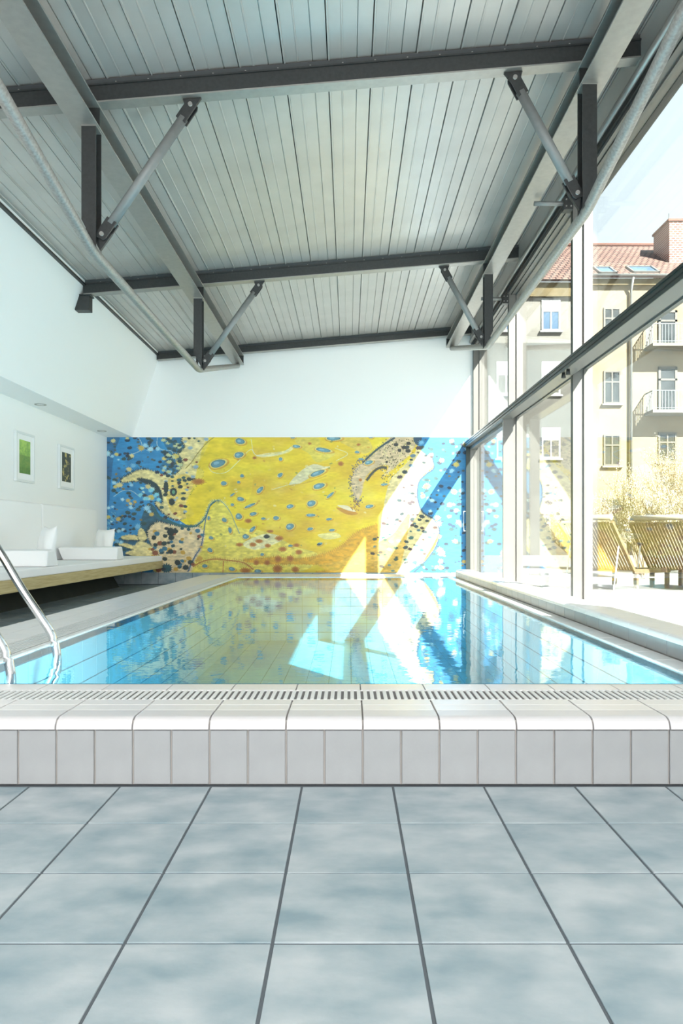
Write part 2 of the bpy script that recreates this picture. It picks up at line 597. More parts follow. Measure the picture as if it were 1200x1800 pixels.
def girder(side, xl, xr, zbot, ztop, node, label):
    xc = (xl + xr) / 2
    t = thing('roof_truss', (xc, Y0G, zbot + CH), label, 'truss')
    ya, yb = (-2.5, YC + 0.01)
    zt = ztop + CH
    z0 = zbot + CH
    MB().box(xl, xr, ya, yb, z0, z0 + 0.012).put('bottom_flange', M['steel_light'], t, label='light grey lower flange', bevel=0.002)
    MB().box(xl, xr, ya, yb, zt - 0.014, zt - 0.002).put('top_flange', M['steel_light'], t, bevel=0.002)
    MB().box(xc - 0.006, xc + 0.006, ya, yb, z0 + 0.012, zt - 0.014).put('web', M['steel'], t)
    for Y in (YA, YB, YC - 0.02):
        MB().box(xl + 0.004, xr - 0.004, Y - 0.007, Y + 0.007, z0 + 0.012, zt - 0.014).put('stiffener', M['steel'], t)
    nx, nz = node
    for Y in (YA, YB):
        pxl, pxr = nx - 0.052, nx + 0.052
        zb0 = nz + CH + 0.03
        # post: H section, cut slanting at the foot where the tube passes
        s = -side
        inner, outer = (pxr, pxl) if side < 0 else (pxl, pxr)
        foot = [(outer, z0), (inner, z0), (inner, zb0 - 0.03), (outer, zb0 + 0.17)]
        if side > 0:
            foot = [(outer, z0), (inner, z0), (inner, zb0 - 0.05), (outer, zb0 + 0.15)]
        MB().prism(foot, 'y', Y - 0.06, Y - 0.05).prism(foot, 'y', Y + 0.05, Y + 0.06).put('post', M['steel'], t, label='dark grey upright between girder and tube')
        wx = (pxl + pxr) / 2 - s * 0.02
        MB().box(wx - 0.004, wx + 0.004, Y - 0.05, Y + 0.05, zb0 + 0.05, z0).put('post_web', M['steel'], t)
        MB().box(pxl - 0.004, pxr + 0.004, Y - 0.064, Y + 0.064, z0 - 0.010, z0 - 0.001).put('head_plate', M['steel_light'], t)
    pts = [(nx + side * 0.0, -2.4, nz + 0.1 + CH)]
    ends = [V(xc, Y0G, zbot - 0.02), V(nx, YA, nz), V(nx, YB, nz), V(xc, YC - 0.06, zbot - 0.03)]
    # soft bends at the nodes
    P = [Vector(e) for e in ends]
    path = [P[0]]
    for i in (1, 2):
        a = P[i] + (P[i - 1] - P[i]).normalized() * 0.12
        c = P[i] + (P[i + 1] - P[i]).normalized() * 0.12
        for k in range(6):
            u = k / 5
            path.append(a * (1 - u) ** 2 + P[i] * 2 * u * (1 - u) + c * u ** 2)
    path.append(P[3])
    MB().tube(path, 0.039, 20).put('bottom_chord', M['galvanised'], t, label='galvanised round tube along the bottom')
    return t


girder(-1, -2.012, -1.82, 2.99, 3.158, (-1.885, 2.105), 'left steel roof truss, grey girder over a galvanised bent tube')
girder(1, 1.683, 1.868, 3.292, 3.45, (1.745, 2.395), 'right steel roof truss beside the glazing, grey girder over a bent tube')


def brace(xt, xb, zbm, Y, label):
    """round strut from a truss foot up to the underside of a cross beam"""
    s = 1 if xt > xb else -1
    top = Vector((xt, Y, zb(xt) - 0.06))
    bot = Vector((xb, Y, zbm + CH + 0.06))
    t = thing('diagonal_brace', tuple(bot), label, 'brace')
    d = (top - bot).normalized()
    MB().tube([bot + d * 0.10, top - d * 0.10], 0.036, 20).put('tube', M['tube_grey'], t, label='round grey tube')
    n = Vector((0, 1, 0))
    q = d.cross(n)
    for end, dd in ((bot, d), (top, -d)):
        f = MB()
        for sy in (-1, 1):
            c = []
            for al, wd in ((-0.035, 0.03), (-0.01, 0.042), (0.13, 0.042)):
                c.append((end + dd * al + q * wd))
            for al, wd in ((0.13, -0.042), (-0.01, -0.042), (-0.035, -0.03)):
                c.append((end + dd * al + q * wd))
            y0, y1 = Y + sy * 0.018, Y + sy * 0.030
            f.prism([(p.x, p.z) for p in c], 'y', min(y0, y1), max(y0, y1))
        f.put('clevis', M['steel'], t, bevel=0.003)
        MB().tube([(end.x, Y - 0.042, end.z), (end.x, Y + 0.042, end.z)], 0.016, 10).put('bolt', M['steel_light'], t)
    # gussets
    g = [(xt + s * 0.075, zb(xt) - 0.004 + SL * 0.075 * s), (xt - s * 0.06, zb(xt) - 0.004 - SL * s * 0.06), (xt - s * 0.035, zb(xt) - 0.085), (xt + s * 0.0, zb(xt) - 0.105)]
    MB().prism(g, 'y', Y - 0.011, Y + 0.011).put('gusset', M['steel'], t)
    zq = zbm + CH
    g2 = [(xb - s * 0.02, zq - 0.055), (xb + s * 0.07, zq + 0.07), (xb + s * 0.0, zq + 0.12), (xb - s * 0.035, zq + 0.08)]
    MB().prism(g2, 'y', Y - 0.011, Y + 0.011).put('gusset', M['steel'], t)
    return t


brace(-1.155, -1.80, 2.15, YA, 'grey round diagonal brace at the near left truss post')
brace(-1.13, -1.80, 2.15, YB, 'grey round diagonal brace at the far left truss post')
brace(1.21, 1.665, 2.45, YA, 'grey round diagonal brace at the near right truss post')
brace(1.20, 1.655, 2.45, YB, 'grey round diagonal brace at the far right truss post')

# =================================================================== GLAZED SIDE
PY = [4.10, 6.86, 9.60, WY - 0.03]          # post positions
GX = 2.29
HEAD = 3.30 + CH
n_tr = 2


def structure(name, mb, m, parent=None, bevel=0.0, **k):
    return mb.put(name, m, parent, bevel, kind=None if parent else 'structure', **k)


for i, y in enumerate(PY):
    p = structure('trim_%d' % n_tr, MB().box(2.17, 2.285, y - 0.027, y + 0.027, 0.1, HEAD), M['frame'])
    n_tr += 1
    MB().box(2.166, 2.17, y - 0.029, y + 0.029, 0.1, HEAD).put('edge_strip', M['frame_dark'], p, label='dark inner edge of the post')
    MB().box(2.285, 2.36, y - 0.027, y + 0.027, 0.1, HEAD).put('outer_profile', M['frame'], p)
    MB().box(2.278, 2.290, y - 0.032, y - 0.027, 0.1, HEAD).put('gasket', M['gasket'], p)
# transom
tr = structure('trim_%d' % n_tr, MB().box(2.03, 2.168, 4.05, WY - 0.003, 1.572 + CH, 1.665 + CH), M['frame'])
n_tr += 1
MB().box(2.022, 2.03, 4.05, WY - 0.003, 1.569 + CH, 1.668 + CH).put('face_profile', M['frame_dark'], tr, label='dark green-grey inner face', bevel=0.002)
MB().box(2.017, 2.022, 4.05, WY - 0.003, 1.600 + CH, 1.606 + CH).put('shadow_groove', M['gasket'], tr)
MB().box(2.014, 2.022, 4.05, WY - 0.003, 1.640 + CH, 1.650 + CH).put('bead', M['frame_dark'], tr)
for yy, ln in ((6.60, 0.05), (6.74, 0.05)):
    MB().tube([(2.05, yy, 1.572 + CH), (2.05, yy, 1.572 + CH - ln)], [0.016, 0.022], 10).put('stay_fitting', M['gasket'], tr)
MB().box(2.168, 2.31, 4.05, WY - 0.003, 1.64 + CH, 1.665 + CH).put('glazing_bar', M['frame'], tr)
# head beam and eaves rails
hd = structure('trim_%d' % n_tr, MB().box(2.16, 2.36, 4.05, WY - 0.003, HEAD, HEAD + 0.16), M['frame'])
n_tr += 1
MB().box(2.135, 2.16, 4.05, WY - 0.003, HEAD + 0.03, HEAD + 0.075).put('groove', M['gasket'], hd)
MB().tube([(2.135, 4.05, HEAD + 0.12), (2.135, WY - 0.003, HEAD + 0.12)], 0.032, 14).put('rail', M['steel_light'], hd, label='pale round rail')
MB().box(2.12, 2.20, 4.05, WY - 0.003, HEAD + 0.16, zd(2.12) - 0.012).put('closing_panel', M['deck'], hd)
MB().box(2.20, 2.205, 4.05, WY - 0.003, HEAD - 0.01, HEAD).put('groove', M['gasket'], hd)
MB().box(2.272, 2.278, 4.05, WY - 0.003, HEAD - 0.012, HEAD).put('groove', M['gasket'], hd)
MB().box(2.36, 2.42, 3.95, WY + 0.2, HEAD - 0.01, zd(2.36) - 0.06).put('fascia', M['steel'], hd)
# sill behind the pool curb
sill = structure('trim_%d' % n_tr, MB().box(1.84, 2.42, 2.35, WY - 0.003, 0.0, 0.15), M['ceramic'])
n_tr += 1
# panes
wn = 1
for lo, hi, x, z0, z1 in ((0, 1, GX, 0.15, 1.64 + CH), (1, 2, GX, 0.15, 1.64 + CH),
                          (0, 1, GX, 1.665 + CH, HEAD), (1, 2, GX, 1.665 + CH, HEAD), (2, 3, GX, 1.665 + CH, HEAD)):
    y0, y1 = PY[lo] + 0.029, PY[hi] - 0.029
    fr = MB()
    q = 0.018
    fr.box(x - 0.02, x + 0.02, y0, y1, z0, z0 + q).box(x - 0.02, x + 0.02, y0, y1, z1 - q, z1)
    fr.box(x - 0.02, x + 0.02, y0, y0 + q, z0 + q, z1 - q).box(x - 0.02, x + 0.02, y1 - q, y1, z0 + q, z1 - q)
    f = structure('window_%d' % wn, fr, M['frame'])
    wn += 1
    MB().box(x - 0.004, x + 0.004, y0 + q, y1 - q, z0 + q, z1 - q).put('pane', M['glass'], f)
# sliding door in the far bay
x = 2.165
y0, y1 = 9.35, WY - 0.06
z0, z1 = 0.15, 1.57 + CH
fr = MB()
fr.box(2.045, x + 0.01, y1 - 0.045, y1, z0, z1)
fr.box(2.045, x + 0.01, y0, y0 + 0.05, z0, z1)
fr.box(2.10, x + 0.01, y0 + 0.05, y1 - 0.045, z0, z0 + 0.05)
fr.box(2.10, x + 0.01, y0 + 0.05, y1 - 0.045, z1 - 0.05, z1)
door = structure('door_1', fr, M['frame'])
MB().box(2.03, 2.105, y1 - 0.056, y1 - 0.0455, z0, z1).put('stile_face', M['frame_dark'], door, label='dark inner face of the far stile')
MB().box(x - 0.004, x + 0.004, y0 + 0.05, y1 - 0.045, z0 + 0.05, z1 - 0.05).put('pane', M['glass'], door)
hz = 0.28 + CH
MB().tube([(2.036, y1 - 0.025, hz + 0.17), (1.995, y1 - 0.025, hz + 0.17), (1.995, y1 - 0.025, hz - 0.17), (2.036, y1 - 0.025, hz - 0.17)], 0.011, 10).put(
    'handle', M['grate'], door, label='white bow handle')

# strut and bracket between girder and facade posts
for Y, l in ((PY[1], 'grey steel tie rod from the right girder to the nearer facade post'), (PY[2], 'grey steel tie rod from the right girder to the farther facade post')):
    t = thing('tie_rod', (2.0, Y, 3.27 + CH), l, 'strut')
    zz = 3.245 + CH
    MB().tube([(1.80, Y, zz), (2.10, Y, zz)], 0.022, 14).put('rod', M['tube_grey'], t)
    MB().box(2.08, 2.168, Y - 0.045, Y + 0.045, zz - 0.075, zz + 0.05).put('bracket', M['steel'], t, bevel=0.003)
    for a in (2.10, 2.145):
        for c in (-0.045, 0.02):
            MB().tube([(a, Y - 0.045, zz + c), (a, Y - 0.053, zz + c)], 0.008, 6).put('bolt', M['steel_light'], t)

# =================================================================== POOL
PXL, PXR = -1.685, 1.492        # water edges
PYN, PYF = 2.943, 10.72
OXL = -2.32
OYF = 11.5
WZ = -0.610 + CH
pool = thing('swimming_pool', (0, 2.34, 0), 'raised white tiled indoor pool filled with clear turquoise water', 'pool')
DEP = -0.75                     # pool bottom

sh = MB()
g = 0.004
# core of the raised rim (grout bed) as a ring of boxes
core = MB()
core.box(OXL + 0.012, 1.84, 2.35, 2.77 + 0.15, 0.0, RIM - 0.010)
core2 = MB().box(OXL + 0.012, PXL - 0.006, 2.92, OYF - 0.012, 0.0, RIM - 0.010)
core2.box(PXR + 0.006, 1.84, 2.92, OYF - 0.012, 0.0, RIM - 0.010)
core2.box(PXL - 0.006, PXR + 0.006, PYF + 0.006, OYF - 0.012, 0.0, RIM - 0.010)
core.v2 = None
core.add(core2.v, core2.f)
core.put('rim_core', M['light_grout'], pool)
# basin walls and bottom
bas = MB()
bas.add([(PXL, PYN, DEP), (PXR, PYN, DEP), (PXR, PYF, DEP), (PXL, PYF, DEP)], [(0, 1, 2, 3)])
bas.add([(PXL, PYN, DEP), (PXL, PYF, DEP), (PXL, PYF, RIM - 0.01), (PXL, PYN, RIM - 0.01)], [(0, 1, 2, 3)])
bas.add([(PXR, PYN, DEP), (PXR, PYF, DEP), (PXR, PYF, RIM - 0.01), (PXR, PYN, RIM - 0.01)], [(0, 1, 2, 3)])
bas.add([(PXL, PYF, DEP), (PXR, PYF, DEP), (PXR, PYF, RIM - 0.01), (PXL, PYF, RIM - 0.01)], [(0, 1, 2, 3)])
bas.add([(PXL, PYN, DEP), (PXR, PYN, DEP), (PXR, PYN, RIM - 0.01), (PXL, PYN, RIM - 0.01)], [(0, 1, 2, 3)])
bas.put('basin', M['pool_grout'], pool)
bt2 = MB()
ny = int((PYF - PYN) / 0.25)
nx = 13
wx = (PXR - PXL) / nx
wy = (PYF - PYN) / ny
for i in range(nx):
    for j in range(ny):
        bt2.box(PXL + i * wx + 0.004, PXL + (i + 1) * wx - 0.004, PYN + j * wy + 0.004, PYN + (j + 1) * wy - 0.004, DEP, DEP + 0.006)
nz = 7
hz_ = (RIM - 0.05 - DEP) / nz
for k in range(nz):
    za, zc = DEP + k * hz_ + 0.004, DEP + (k + 1) * hz_ - 0.004
    for i in range(nx):
        bt2.box(PXL + i * wx + 0.004, PXL + (i + 1) * wx - 0.004, PYF - 0.006, PYF, za, zc)
    for j in range(ny):
        ya, yb = PYN + j * wy + 0.004, PYN + (j + 1) * wy - 0.004
        bt2.box(PXL, PXL + 0.006, ya, yb, za, zc)
        bt2.box(PXR - 0.006, PXR, ya, yb, za, zc)
bt2.put('basin_tiles', M['pool_tile'], pool, kind='stuff', label='turquoise tiles lining the basin')
MB().add([(PXL, PYN, WZ), (PXR, PYN, WZ), (PXR, PYF, WZ), (PXL, PYF, WZ)], [(0, 1, 2, 3)]).put('water', M['water'], pool, label='still clear turquoise water surface')

P = 0.2543
# front coping: bullnose tile, two flat strips, grate, inner edge tile
rad = 0.036
bn = [(2.45, -0.012), (2.45, 0.0), (2.338 + rad, 0.0)]
for k in range(1, 7):
    a = k * PI / 12
    bn.append((2.338 + rad - (rad + 0.004) * math.sin(a), -rad + rad * math.cos(a)))
bn += [(2.342, -rad - 0.002), (2.352, -rad - 0.002), (2.352, -0.012)]
nose = MB()
n = len(bn)
half = P / 2 - 0.003
nose.prism(bn, 'x', -half, half, smooth=False)
nosem = nose.mesh('coping_tile', M['coping'])
flatm = MB().cbox(-half, half, 0.0015, 0.0785, -0.012, 0.0, 0.0012).mesh('flat_tile', M['ceramic'])
edge = [(2.775, -0.03), (2.775, 0.0), (2.86, 0.0)]
for k in range(1, 6):
    a = k * PI / 10
    edge.append((2.86 + 0.075 * math.sin(a), -0.022 + 0.022 * math.cos(a)))
edge += [(2.943, -0.03), (2.943, -0.06), (2.90, -0.06)]
edgem = MB().prism(edge, 'x', -P / 2 + 0.0025, P / 2 - 0.0025, smooth=False).mesh('edge_tile', M['ceramic'])
JX = 0.046
for k in range(-9, 8):
    xc = JX + P * (k + 0.5)
    piece('coping_tile', nosem, pool, (xc, 0, RIM))
    piece('coping_tile', flatm, pool, (xc, 2.45, RIM))
    piece('coping_tile', flatm, pool, (xc, 2.53, RIM))
    if -1.75 < xc < 1.6:
        piece('edge_tile', edgem, pool, (xc, 0, RIM))
# face tiles
H = P / 2
facem = MB()
c = 0.0015
facem.cbox(-H / 2 + 0.003, H / 2 - 0.003, -0.0905, 0.0885, 0, 0.008, c)
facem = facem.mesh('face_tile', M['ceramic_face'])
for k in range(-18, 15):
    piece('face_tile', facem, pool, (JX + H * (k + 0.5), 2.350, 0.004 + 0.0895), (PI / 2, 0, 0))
# front grate: one slat after another over a dark channel
MB().box(-2.2, 1.62, 2.612, 2.773, RIM - 0.009, RIM - 0.004).put('drain_channel', M['dark_void'], pool)
grate = link('grate', MB().box(-1.75, 1.6, 2.613, 2.617, -0.006, -0.001).box(-1.75, 1.6, 2.768, 2.772, -0.006, -0.001).mesh('grate', M['grate']), pool,
             tuple(Vector((0, 0, RIM)) - Vector(pool.location)), label='white slatted overflow grate')
slm = MB().cbox(-0.0072, 0.0072, 2.618, 2.767, -0.006, 0.0005, 0.002).mesh('slat', M['grate'])
for k in range(-69, 64):
    piece('slat', slm, grate, (0.0125 + 0.025 * k, 0, RIM))
# left rim: flat tiles, long slats, inner edge
lt = MB().cbox(-0.1, 0.1, -P / 2 + 0.0015, P / 2 - 0.0015, -0.012, 0.0, 0.001).mesh('rim_tile', M['ceramic'])
for k in range(35):
    yc = 2.62 + P * (k + 0.5)
    if yc + P / 2 > OYF:
        break
    piece('rim_tile', lt, pool, (OXL + 0.10, yc, RIM))
    piece('rim_tile', lt, pool, (OXL + 0.303, yc, RIM))
MB().box(OXL + 0.405, OXL + 0.58, 2.775, PYF + 0.2, RIM - 0.009, RIM - 0.004).put('drain_channel', M['dark_void'], pool)
gr2 = MB()
for k in range(7):
    xx = OXL + 0.418 + 0.025 * k
    gr2.box(xx - 0.0075, xx + 0.0075, 2.775, PYF + 0.2, -0.006, 0.0005)
gr2.put('side_grate', M['grate'], pool, loc=(0, 0, RIM), label='white long slats along the left rim')
li = MB().cbox(OXL + 0.585, PXL, -P / 2 + 0.0015, P / 2 - 0.0015, -0.05, 0.0, 0.006).mesh('inner_edge', M['ceramic'])
for k in range(31):
    piece('edge_tile', li, pool, (0, 2.945 + P * (k + 0.5), RIM))
# right strip, far rim
rt = MB().cbox(PXR, 1.61, -P / 2 + 0.0015, P / 2 - 0.0015, -0.05, 0.0, 0.004).mesh('strip_tile', M['ceramic'])
for k in range(31):
    piece('edge_tile', rt, pool, (0, 2.945 + P * (k + 0.5), RIM))
ft = MB().cbox(-P / 2 + 0.0015, P / 2 - 0.0015, PYF, PYF + 0.385, -0.05, 0.0, 0.003).mesh('far_tile', M['ceramic'])
ft2 = MB().cbox(-P / 2 + 0.0015, P / 2 - 0.0015, PYF + 0.39, OYF, -0.012, 0.0, 0.003).mesh('far_tile', M['ceramic'])
for k in range(-8, 7):
    xc = JX + P * (k + 0.5)
    if xc > -1.95 and xc < 1.85:
        piece('rim_tile', ft, pool, (xc, 0.0, RIM))
        piece('rim_tile', ft2, pool, (xc, 0.0, RIM))
# outer skin of the far and left sides
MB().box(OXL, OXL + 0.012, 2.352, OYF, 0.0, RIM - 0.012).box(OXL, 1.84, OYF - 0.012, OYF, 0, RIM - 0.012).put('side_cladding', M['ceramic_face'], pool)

# right curb: face tiles under a rounded cap
CZ = -0.488 + CH
CYE = 10.72
curb = MB().box(1.622, 1.83, 2.36, CYE - 0.01, RIM - 0.012, CZ - 0.012).put('curb', M['light_grout'], pool, label='low raised curb on the window side')
Q = 0.2425
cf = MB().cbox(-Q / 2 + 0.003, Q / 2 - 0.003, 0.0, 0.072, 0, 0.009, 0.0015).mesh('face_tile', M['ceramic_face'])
r2 = 0.034
cp = [(1.84, CZ - RIM - 0.05), (1.84, CZ - RIM), (1.61 + r2, CZ - RIM)]
for k in range(1, 7):
    a = k * PI / 12
    cp.append((1.61 + r2 - (r2 + 0.006) * math.sin(a), CZ - RIM - r2 + r2 * math.cos(a)))
cp += [(1.612, CZ - RIM - r2 - 0.001), (1.622, CZ - RIM - r2 - 0.001), (1.622, CZ - RIM - 0.012), (1.832, CZ - RIM - 0.012), (1.832, CZ - RIM - 0.05)]
cc = MB().prism(cp, 'y', -Q / 2 + 0.002, Q / 2 - 0.002).mesh('cap_tile', M['ceramic'])
yy = 2.37
k = 0
while yy + Q < CYE:
    yc = yy + Q / 2
    o = piece('face_tile', cf, curb, (1.6215, yc, RIM + 0.003), (0, 0, 0))
    o.rotation_euler = Matrix(((0, 0, -1), (1, 0, 0), (0, 1, 0))).transposed().to_euler() if False else (PI / 2, 0, -PI / 2)
    piece('cap_tile', cc, curb, (0, yc, RIM))
    yy += Q
# rounded far end of the cap
endc = MB()
ring = []
for k in range(9):
    a = k * PI / 16
    ring.append((1.61 + 0.06 * (1 - math.sin(a)) - 0.004, 0.06 * math.cos(a)))
endm = [(1.606, 0), (1.84, 0), (1.84, 0.10), (1.70, 0.10), (1.65, 0.085), (1.618, 0.05)]
endc.prism(endm, 'z', RIM, CZ - 0.02)
endc.prism([(1.612, 0), (1.84, 0), (1.84, 0.09), (1.70, 0.09), (1.655, 0.075), (1.625, 0.045)], 'z', CZ - 0.02, CZ)
endc.put('cap_end', M['ceramic'], curb, loc=(0, yy, 0), bevel=0.012)

# =================================================================== POOL LADDER
lad = thing('pool_ladder', (-1.9, 3.4, RIM), 'chrome pool ladder with two bent handrails over the left rim', 'ladder')


def smooth_path(pts, n=8, t=0.5):
    out = []
    P4 = [Vector(p) for p in pts]
    P4 = [P4[0] * 2 - P4[1]] + P4 + [P4[-1] * 2 - P4[-2]]
    for i in range(1, len(P4) - 2):
        a, b, c, d = P4[i - 1:i + 3]
        for k in range(n):
            u = k / n
            out.append(0.5 * ((2 * b) + (c - a) * u + (2 * a - 5 * b + 4 * c - d) * u * u + (3 * b - a - 3 * c + d) * u ** 3))
    out.append(P4[-2])
    return out


for Y in (3.66, 3.16):
    pts = [(-2.22, RIM), (-2.22, 0.62 + RIM - 0.05), (-2.14, 0.75 + RIM - 0.03), (-2.02, 0.76 + RIM), (-1.93, 0.70 + RIM), (-1.81, -0.075 + CH),
           (-1.70, -0.26 + CH), (-1.60, -0.41 + CH), (-1.545, -0.50 + CH), (-1.515, -0.60 + CH), (-1.515, -0.70 + CH), (-1.56, -0.80 + CH),
           (-1.60, -0.90 + CH), (-1.62, -1.02 + CH), (-1.62, -1.9 + CH)]
    MB().tube(smooth_path([(x, Y, z) for x, z in pts], 6), 0.021, 18).put('handrail', M['chrome'], lad)
    MB().tube([(-2.22, Y, RIM), (-2.22, Y, RIM + 0.012)], 0.045, 20).put('floor_flange', M['chrome'], lad)
for k in range(3):
    z = -0.95 - 0.27 * k + CH
    MB().box(-1.66, -1.58, 3.18, 3.64, z - 0.012, z + 0.012).put('tread', M['grate'], lad, bevel=0.004)

# =================================================================== MURAL
rng = np.random.default_rng(7)
SC = 1.65
MW, MH = 637, 235               # size in photo pixels; left edge 193, top 771
NX, NY = int(MW * SC), int(MH * SC)
gx, gy = np.meshgrid((np.arange(NX) + 0.5) / SC + 193, (np.arange(NY) + 0.5) / SC + 771)
img = np.zeros((NY, NX, 3))


def vnoise(sx, sy, seed):
    r = np.random.default_rng(seed)
    w_, h_ = int(MW / sx) + 3, int(MH / sy) + 3
    g_ = r.random((h_, w_))
    u = (gx - 193) / sx
    v = (gy - 771) / sy
    i = u.astype(int)
    j = v.astype(int)
    fu = u - i
    fv = v - j
    fu = fu * fu * (3 - 2 * fu)
    fv = fv * fv * (3 - 2 * fv)
    return (g_[j, i] * (1 - fu) * (1 - fv) + g_[j, i + 1] * fu * (1 - fv) + g_[j + 1, i] * (1 - fu) * fv + g_[j + 1, i + 1] * fu * fv)


def fbm(s, seed, ax=1.0):
    return (vnoise(s * ax, s, seed) + 0.5 * vnoise(s * ax / 2, s / 2, seed + 1) + 0.25 * vnoise(s * ax / 4, s / 4, seed + 2)) / 1.75


def inside(poly):
    x0, y0 = min(p[0] for p in poly), min(p[1] for p in poly)
    x1, y1 = max(p[0] for p in poly), max(p[1] for p in poly)
    a0, a1 = max(0, int((x0 - 193) * SC) - 1), min(NX, int((x1 - 193) * SC) + 2)
    b0, b1 = max(0, int((y0 - 771) * SC) - 1), min(NY, int((y1 - 771) * SC) + 2)
    if a1 <= a0 or b1 <= b0:
        return None
    X = gx[b0:b1, a0:a1]
    Y = gy[b0:b1, a0:a1]
    ins = np.zeros(X.shape, bool)
    n_ = len(poly)
    for i in range(n_):
        xa, ya = poly[i]
        xb, yb_ = poly[(i + 1) % n_]
        if ya == yb_:
            continue
        cnd = (ya > Y) != (yb_ > Y)
        ins ^= cnd & (X < (xb - xa) * (Y - ya) / (yb_ - ya) + xa)
    return (slice(b0, b1), slice(a0, a1)), ins


def fill(poly, col, alpha=1.0, tex=None):
    r = inside(poly)
    if r is None:
        return
    sl, m_ = r
    sub = img[sl]
    c_ = np.array(col, float)
    if tex is not None:
        c_ = c_ * (0.8 + 0.4 * tex[sl][..., None])
        sub[m_] = sub[m_] * (1 - alpha) + c_[m_] * alpha
    else:
        sub[m_] = sub[m_] * (1 - alpha) + c_ * alpha


def crom(pts, closed=False, n_=6):
    P_ = [np.array(p, float) for p in pts]
    P_ = [P_[-1]] + P_ + [P_[0], P_[1]] if closed else [2 * P_[0] - P_[1]] + P_ + [2 * P_[-1] - P_[-2]]
    o_ = []
    for i in range(1, len(P_) - 2):
        a, b, c_, d = P_[i - 1:i + 3]
        for k in range(n_):
            u = k / n_
            o_.append(0.5 * (2 * b + (c_ - a) * u + (2 * a - 5 * b + 4 * c_ - d) * u * u + (3 * b - a - 3 * c_ + d) * u ** 3))
    if not closed:
        o_.append(P_[-2])
    return o_


def spiky(pts, step=2.6, amp=2.6, closed=True):
    """outline with little spines all round"""
    c_ = crom(pts, closed, 10)
    o_ = []
    acc = 0
    n_ = len(c_)
    for i in range(n_ if closed else n_ - 1):
        a, b = c_[i], c_[(i + 1) % n_]
        d = b - a
        L = float(np.hypot(*d)) + 1e-9
        nrm = np.array((d[1], -d[0])) / L
        s_ = 0.0
        while s_ < L:
            p = a + d * (s_ / L)
            o_.append(tuple(p + nrm * (amp * rng.uniform(0.5, 1.2) if int(acc / (step / 2)) % 2 else 0)))
            s_ += step / 2
            acc += step / 2
    return o_


def stroke(pts, wdt, col, alpha=1.0, dash=0):
    c_ = crom(pts)
    for i in range(len(c_) - 1):
        if dash and (i // dash) % 2:
            continue
        a, b = c_[i], c_[i + 1]
        d = b - a
        L = float(np.hypot(*d)) + 1e-9
        q = np.array((d[1], -d[0])) / L * wdt / 2
        e = d / L * 0.3
        fill([tuple(a + q - e), tuple(b + q + e), tuple(b - q + e), tuple(a - q - e)], col, alpha)


def hairs(pts, ln, col, step=2.2, both=True, wd=0.7, alpha=1.0):
    c_ = crom(pts)
    acc = 0
    for i in range(len(c_) - 1):
        a, b = c_[i], c_[i + 1]
        d = b - a
        L = float(np.hypot(*d)) + 1e-9
        nrm = np.array((d[1], -d[0])) / L
        s_ = step - acc
        while s_ < L:
            p = a + d * (s_ / L)
            for sg in ((1, -1) if both else (1,)):
                l_ = ln * rng.uniform(0.6, 1.2) * sg
                q = d / L * wd / 2
                tip = p + nrm * l_ + d / L * rng.uniform(-1, 1)
                fill([tuple(p - q * 1.6), tuple(p + q * 1.6), tuple(tip + q * .4), tuple(tip - q * .4)], col, alpha)
            s_ += step
        acc = L - (s_ - step)


def star(cx, cy, rx, ry, col, spikes=11, amp=0.45, rot=0.0, alpha=1.0):
    pts = []
    for k in range(spikes * 2):
        a = 2 * PI * k / (spikes * 2)
        rr = (1 + (amp * rng.uniform(0.5, 1.2) if k % 2 else -amp * 0.3))
        x_, y_ = rx * rr * math.cos(a), ry * rr * math.sin(a)
        pts.append((cx + x_ * math.cos(rot) - y_ * math.sin(rot), cy + x_ * math.sin(rot) + y_ * math.cos(rot)))
    fill(pts, col, alpha)


def leaf(cx, cy, rx, ry, rot, col, halo=None, inner=None):
    def el(k, dx=0, dy=0):
        pts = []
        for i in range(18):
            a = 2 * PI * i / 18
            x_ = rx * k * math.cos(a) * (1 + 0.15 * math.cos(a))
            y_ = ry * k * math.sin(a)
            pts.append((cx + dx + x_ * math.cos(rot) - y_ * math.sin(rot), cy + dy + x_ * math.sin(rot) + y_ * math.cos(rot)))
        return pts
    if halo is not None:
        fill(el(1.45, 0.6, 0.9), halo, 0.55)
        fill(el(1.22), (225, 222, 150), 0.7)
    fill(el(1.0), (52, 110, 132), 0.9)
    fill(el(0.82), col, 1.0)
    if inner is not None:
        fill(el(0.4, -rx * 0.15, -ry * 0.1), inner, 0.8)


T1 = fbm(26, 1, 3.0)
T2 = fbm(10, 5, 2.0)
T3 = fbm(4, 9, 2.5)
# --- yellow ground
ylw = np.stack([226 + 18 * (T1 - .5) * 2, 196 + 36 * (T1 - .5) * 2, 14 + 40 * np.clip(T2 - .35, 0, 1) * 2], -1)
img[:] = ylw
hot = np.clip((fbm(34, 21, 2.5) - 0.5) * 3, 0, 1)[..., None]
img[:] = img * (1 - hot * 0.8) + np.array((236, 206, 4)) * hot * 0.8
pale = np.clip((fbm(30, 31, 2.0) - 0.52) * 3.5, 0, 1)[..., None]
img[:] = img * (1 - pale * 0.4) + np.array((228, 214, 104)) * pale * 0.4
TX = fbm(3, 77, 2)
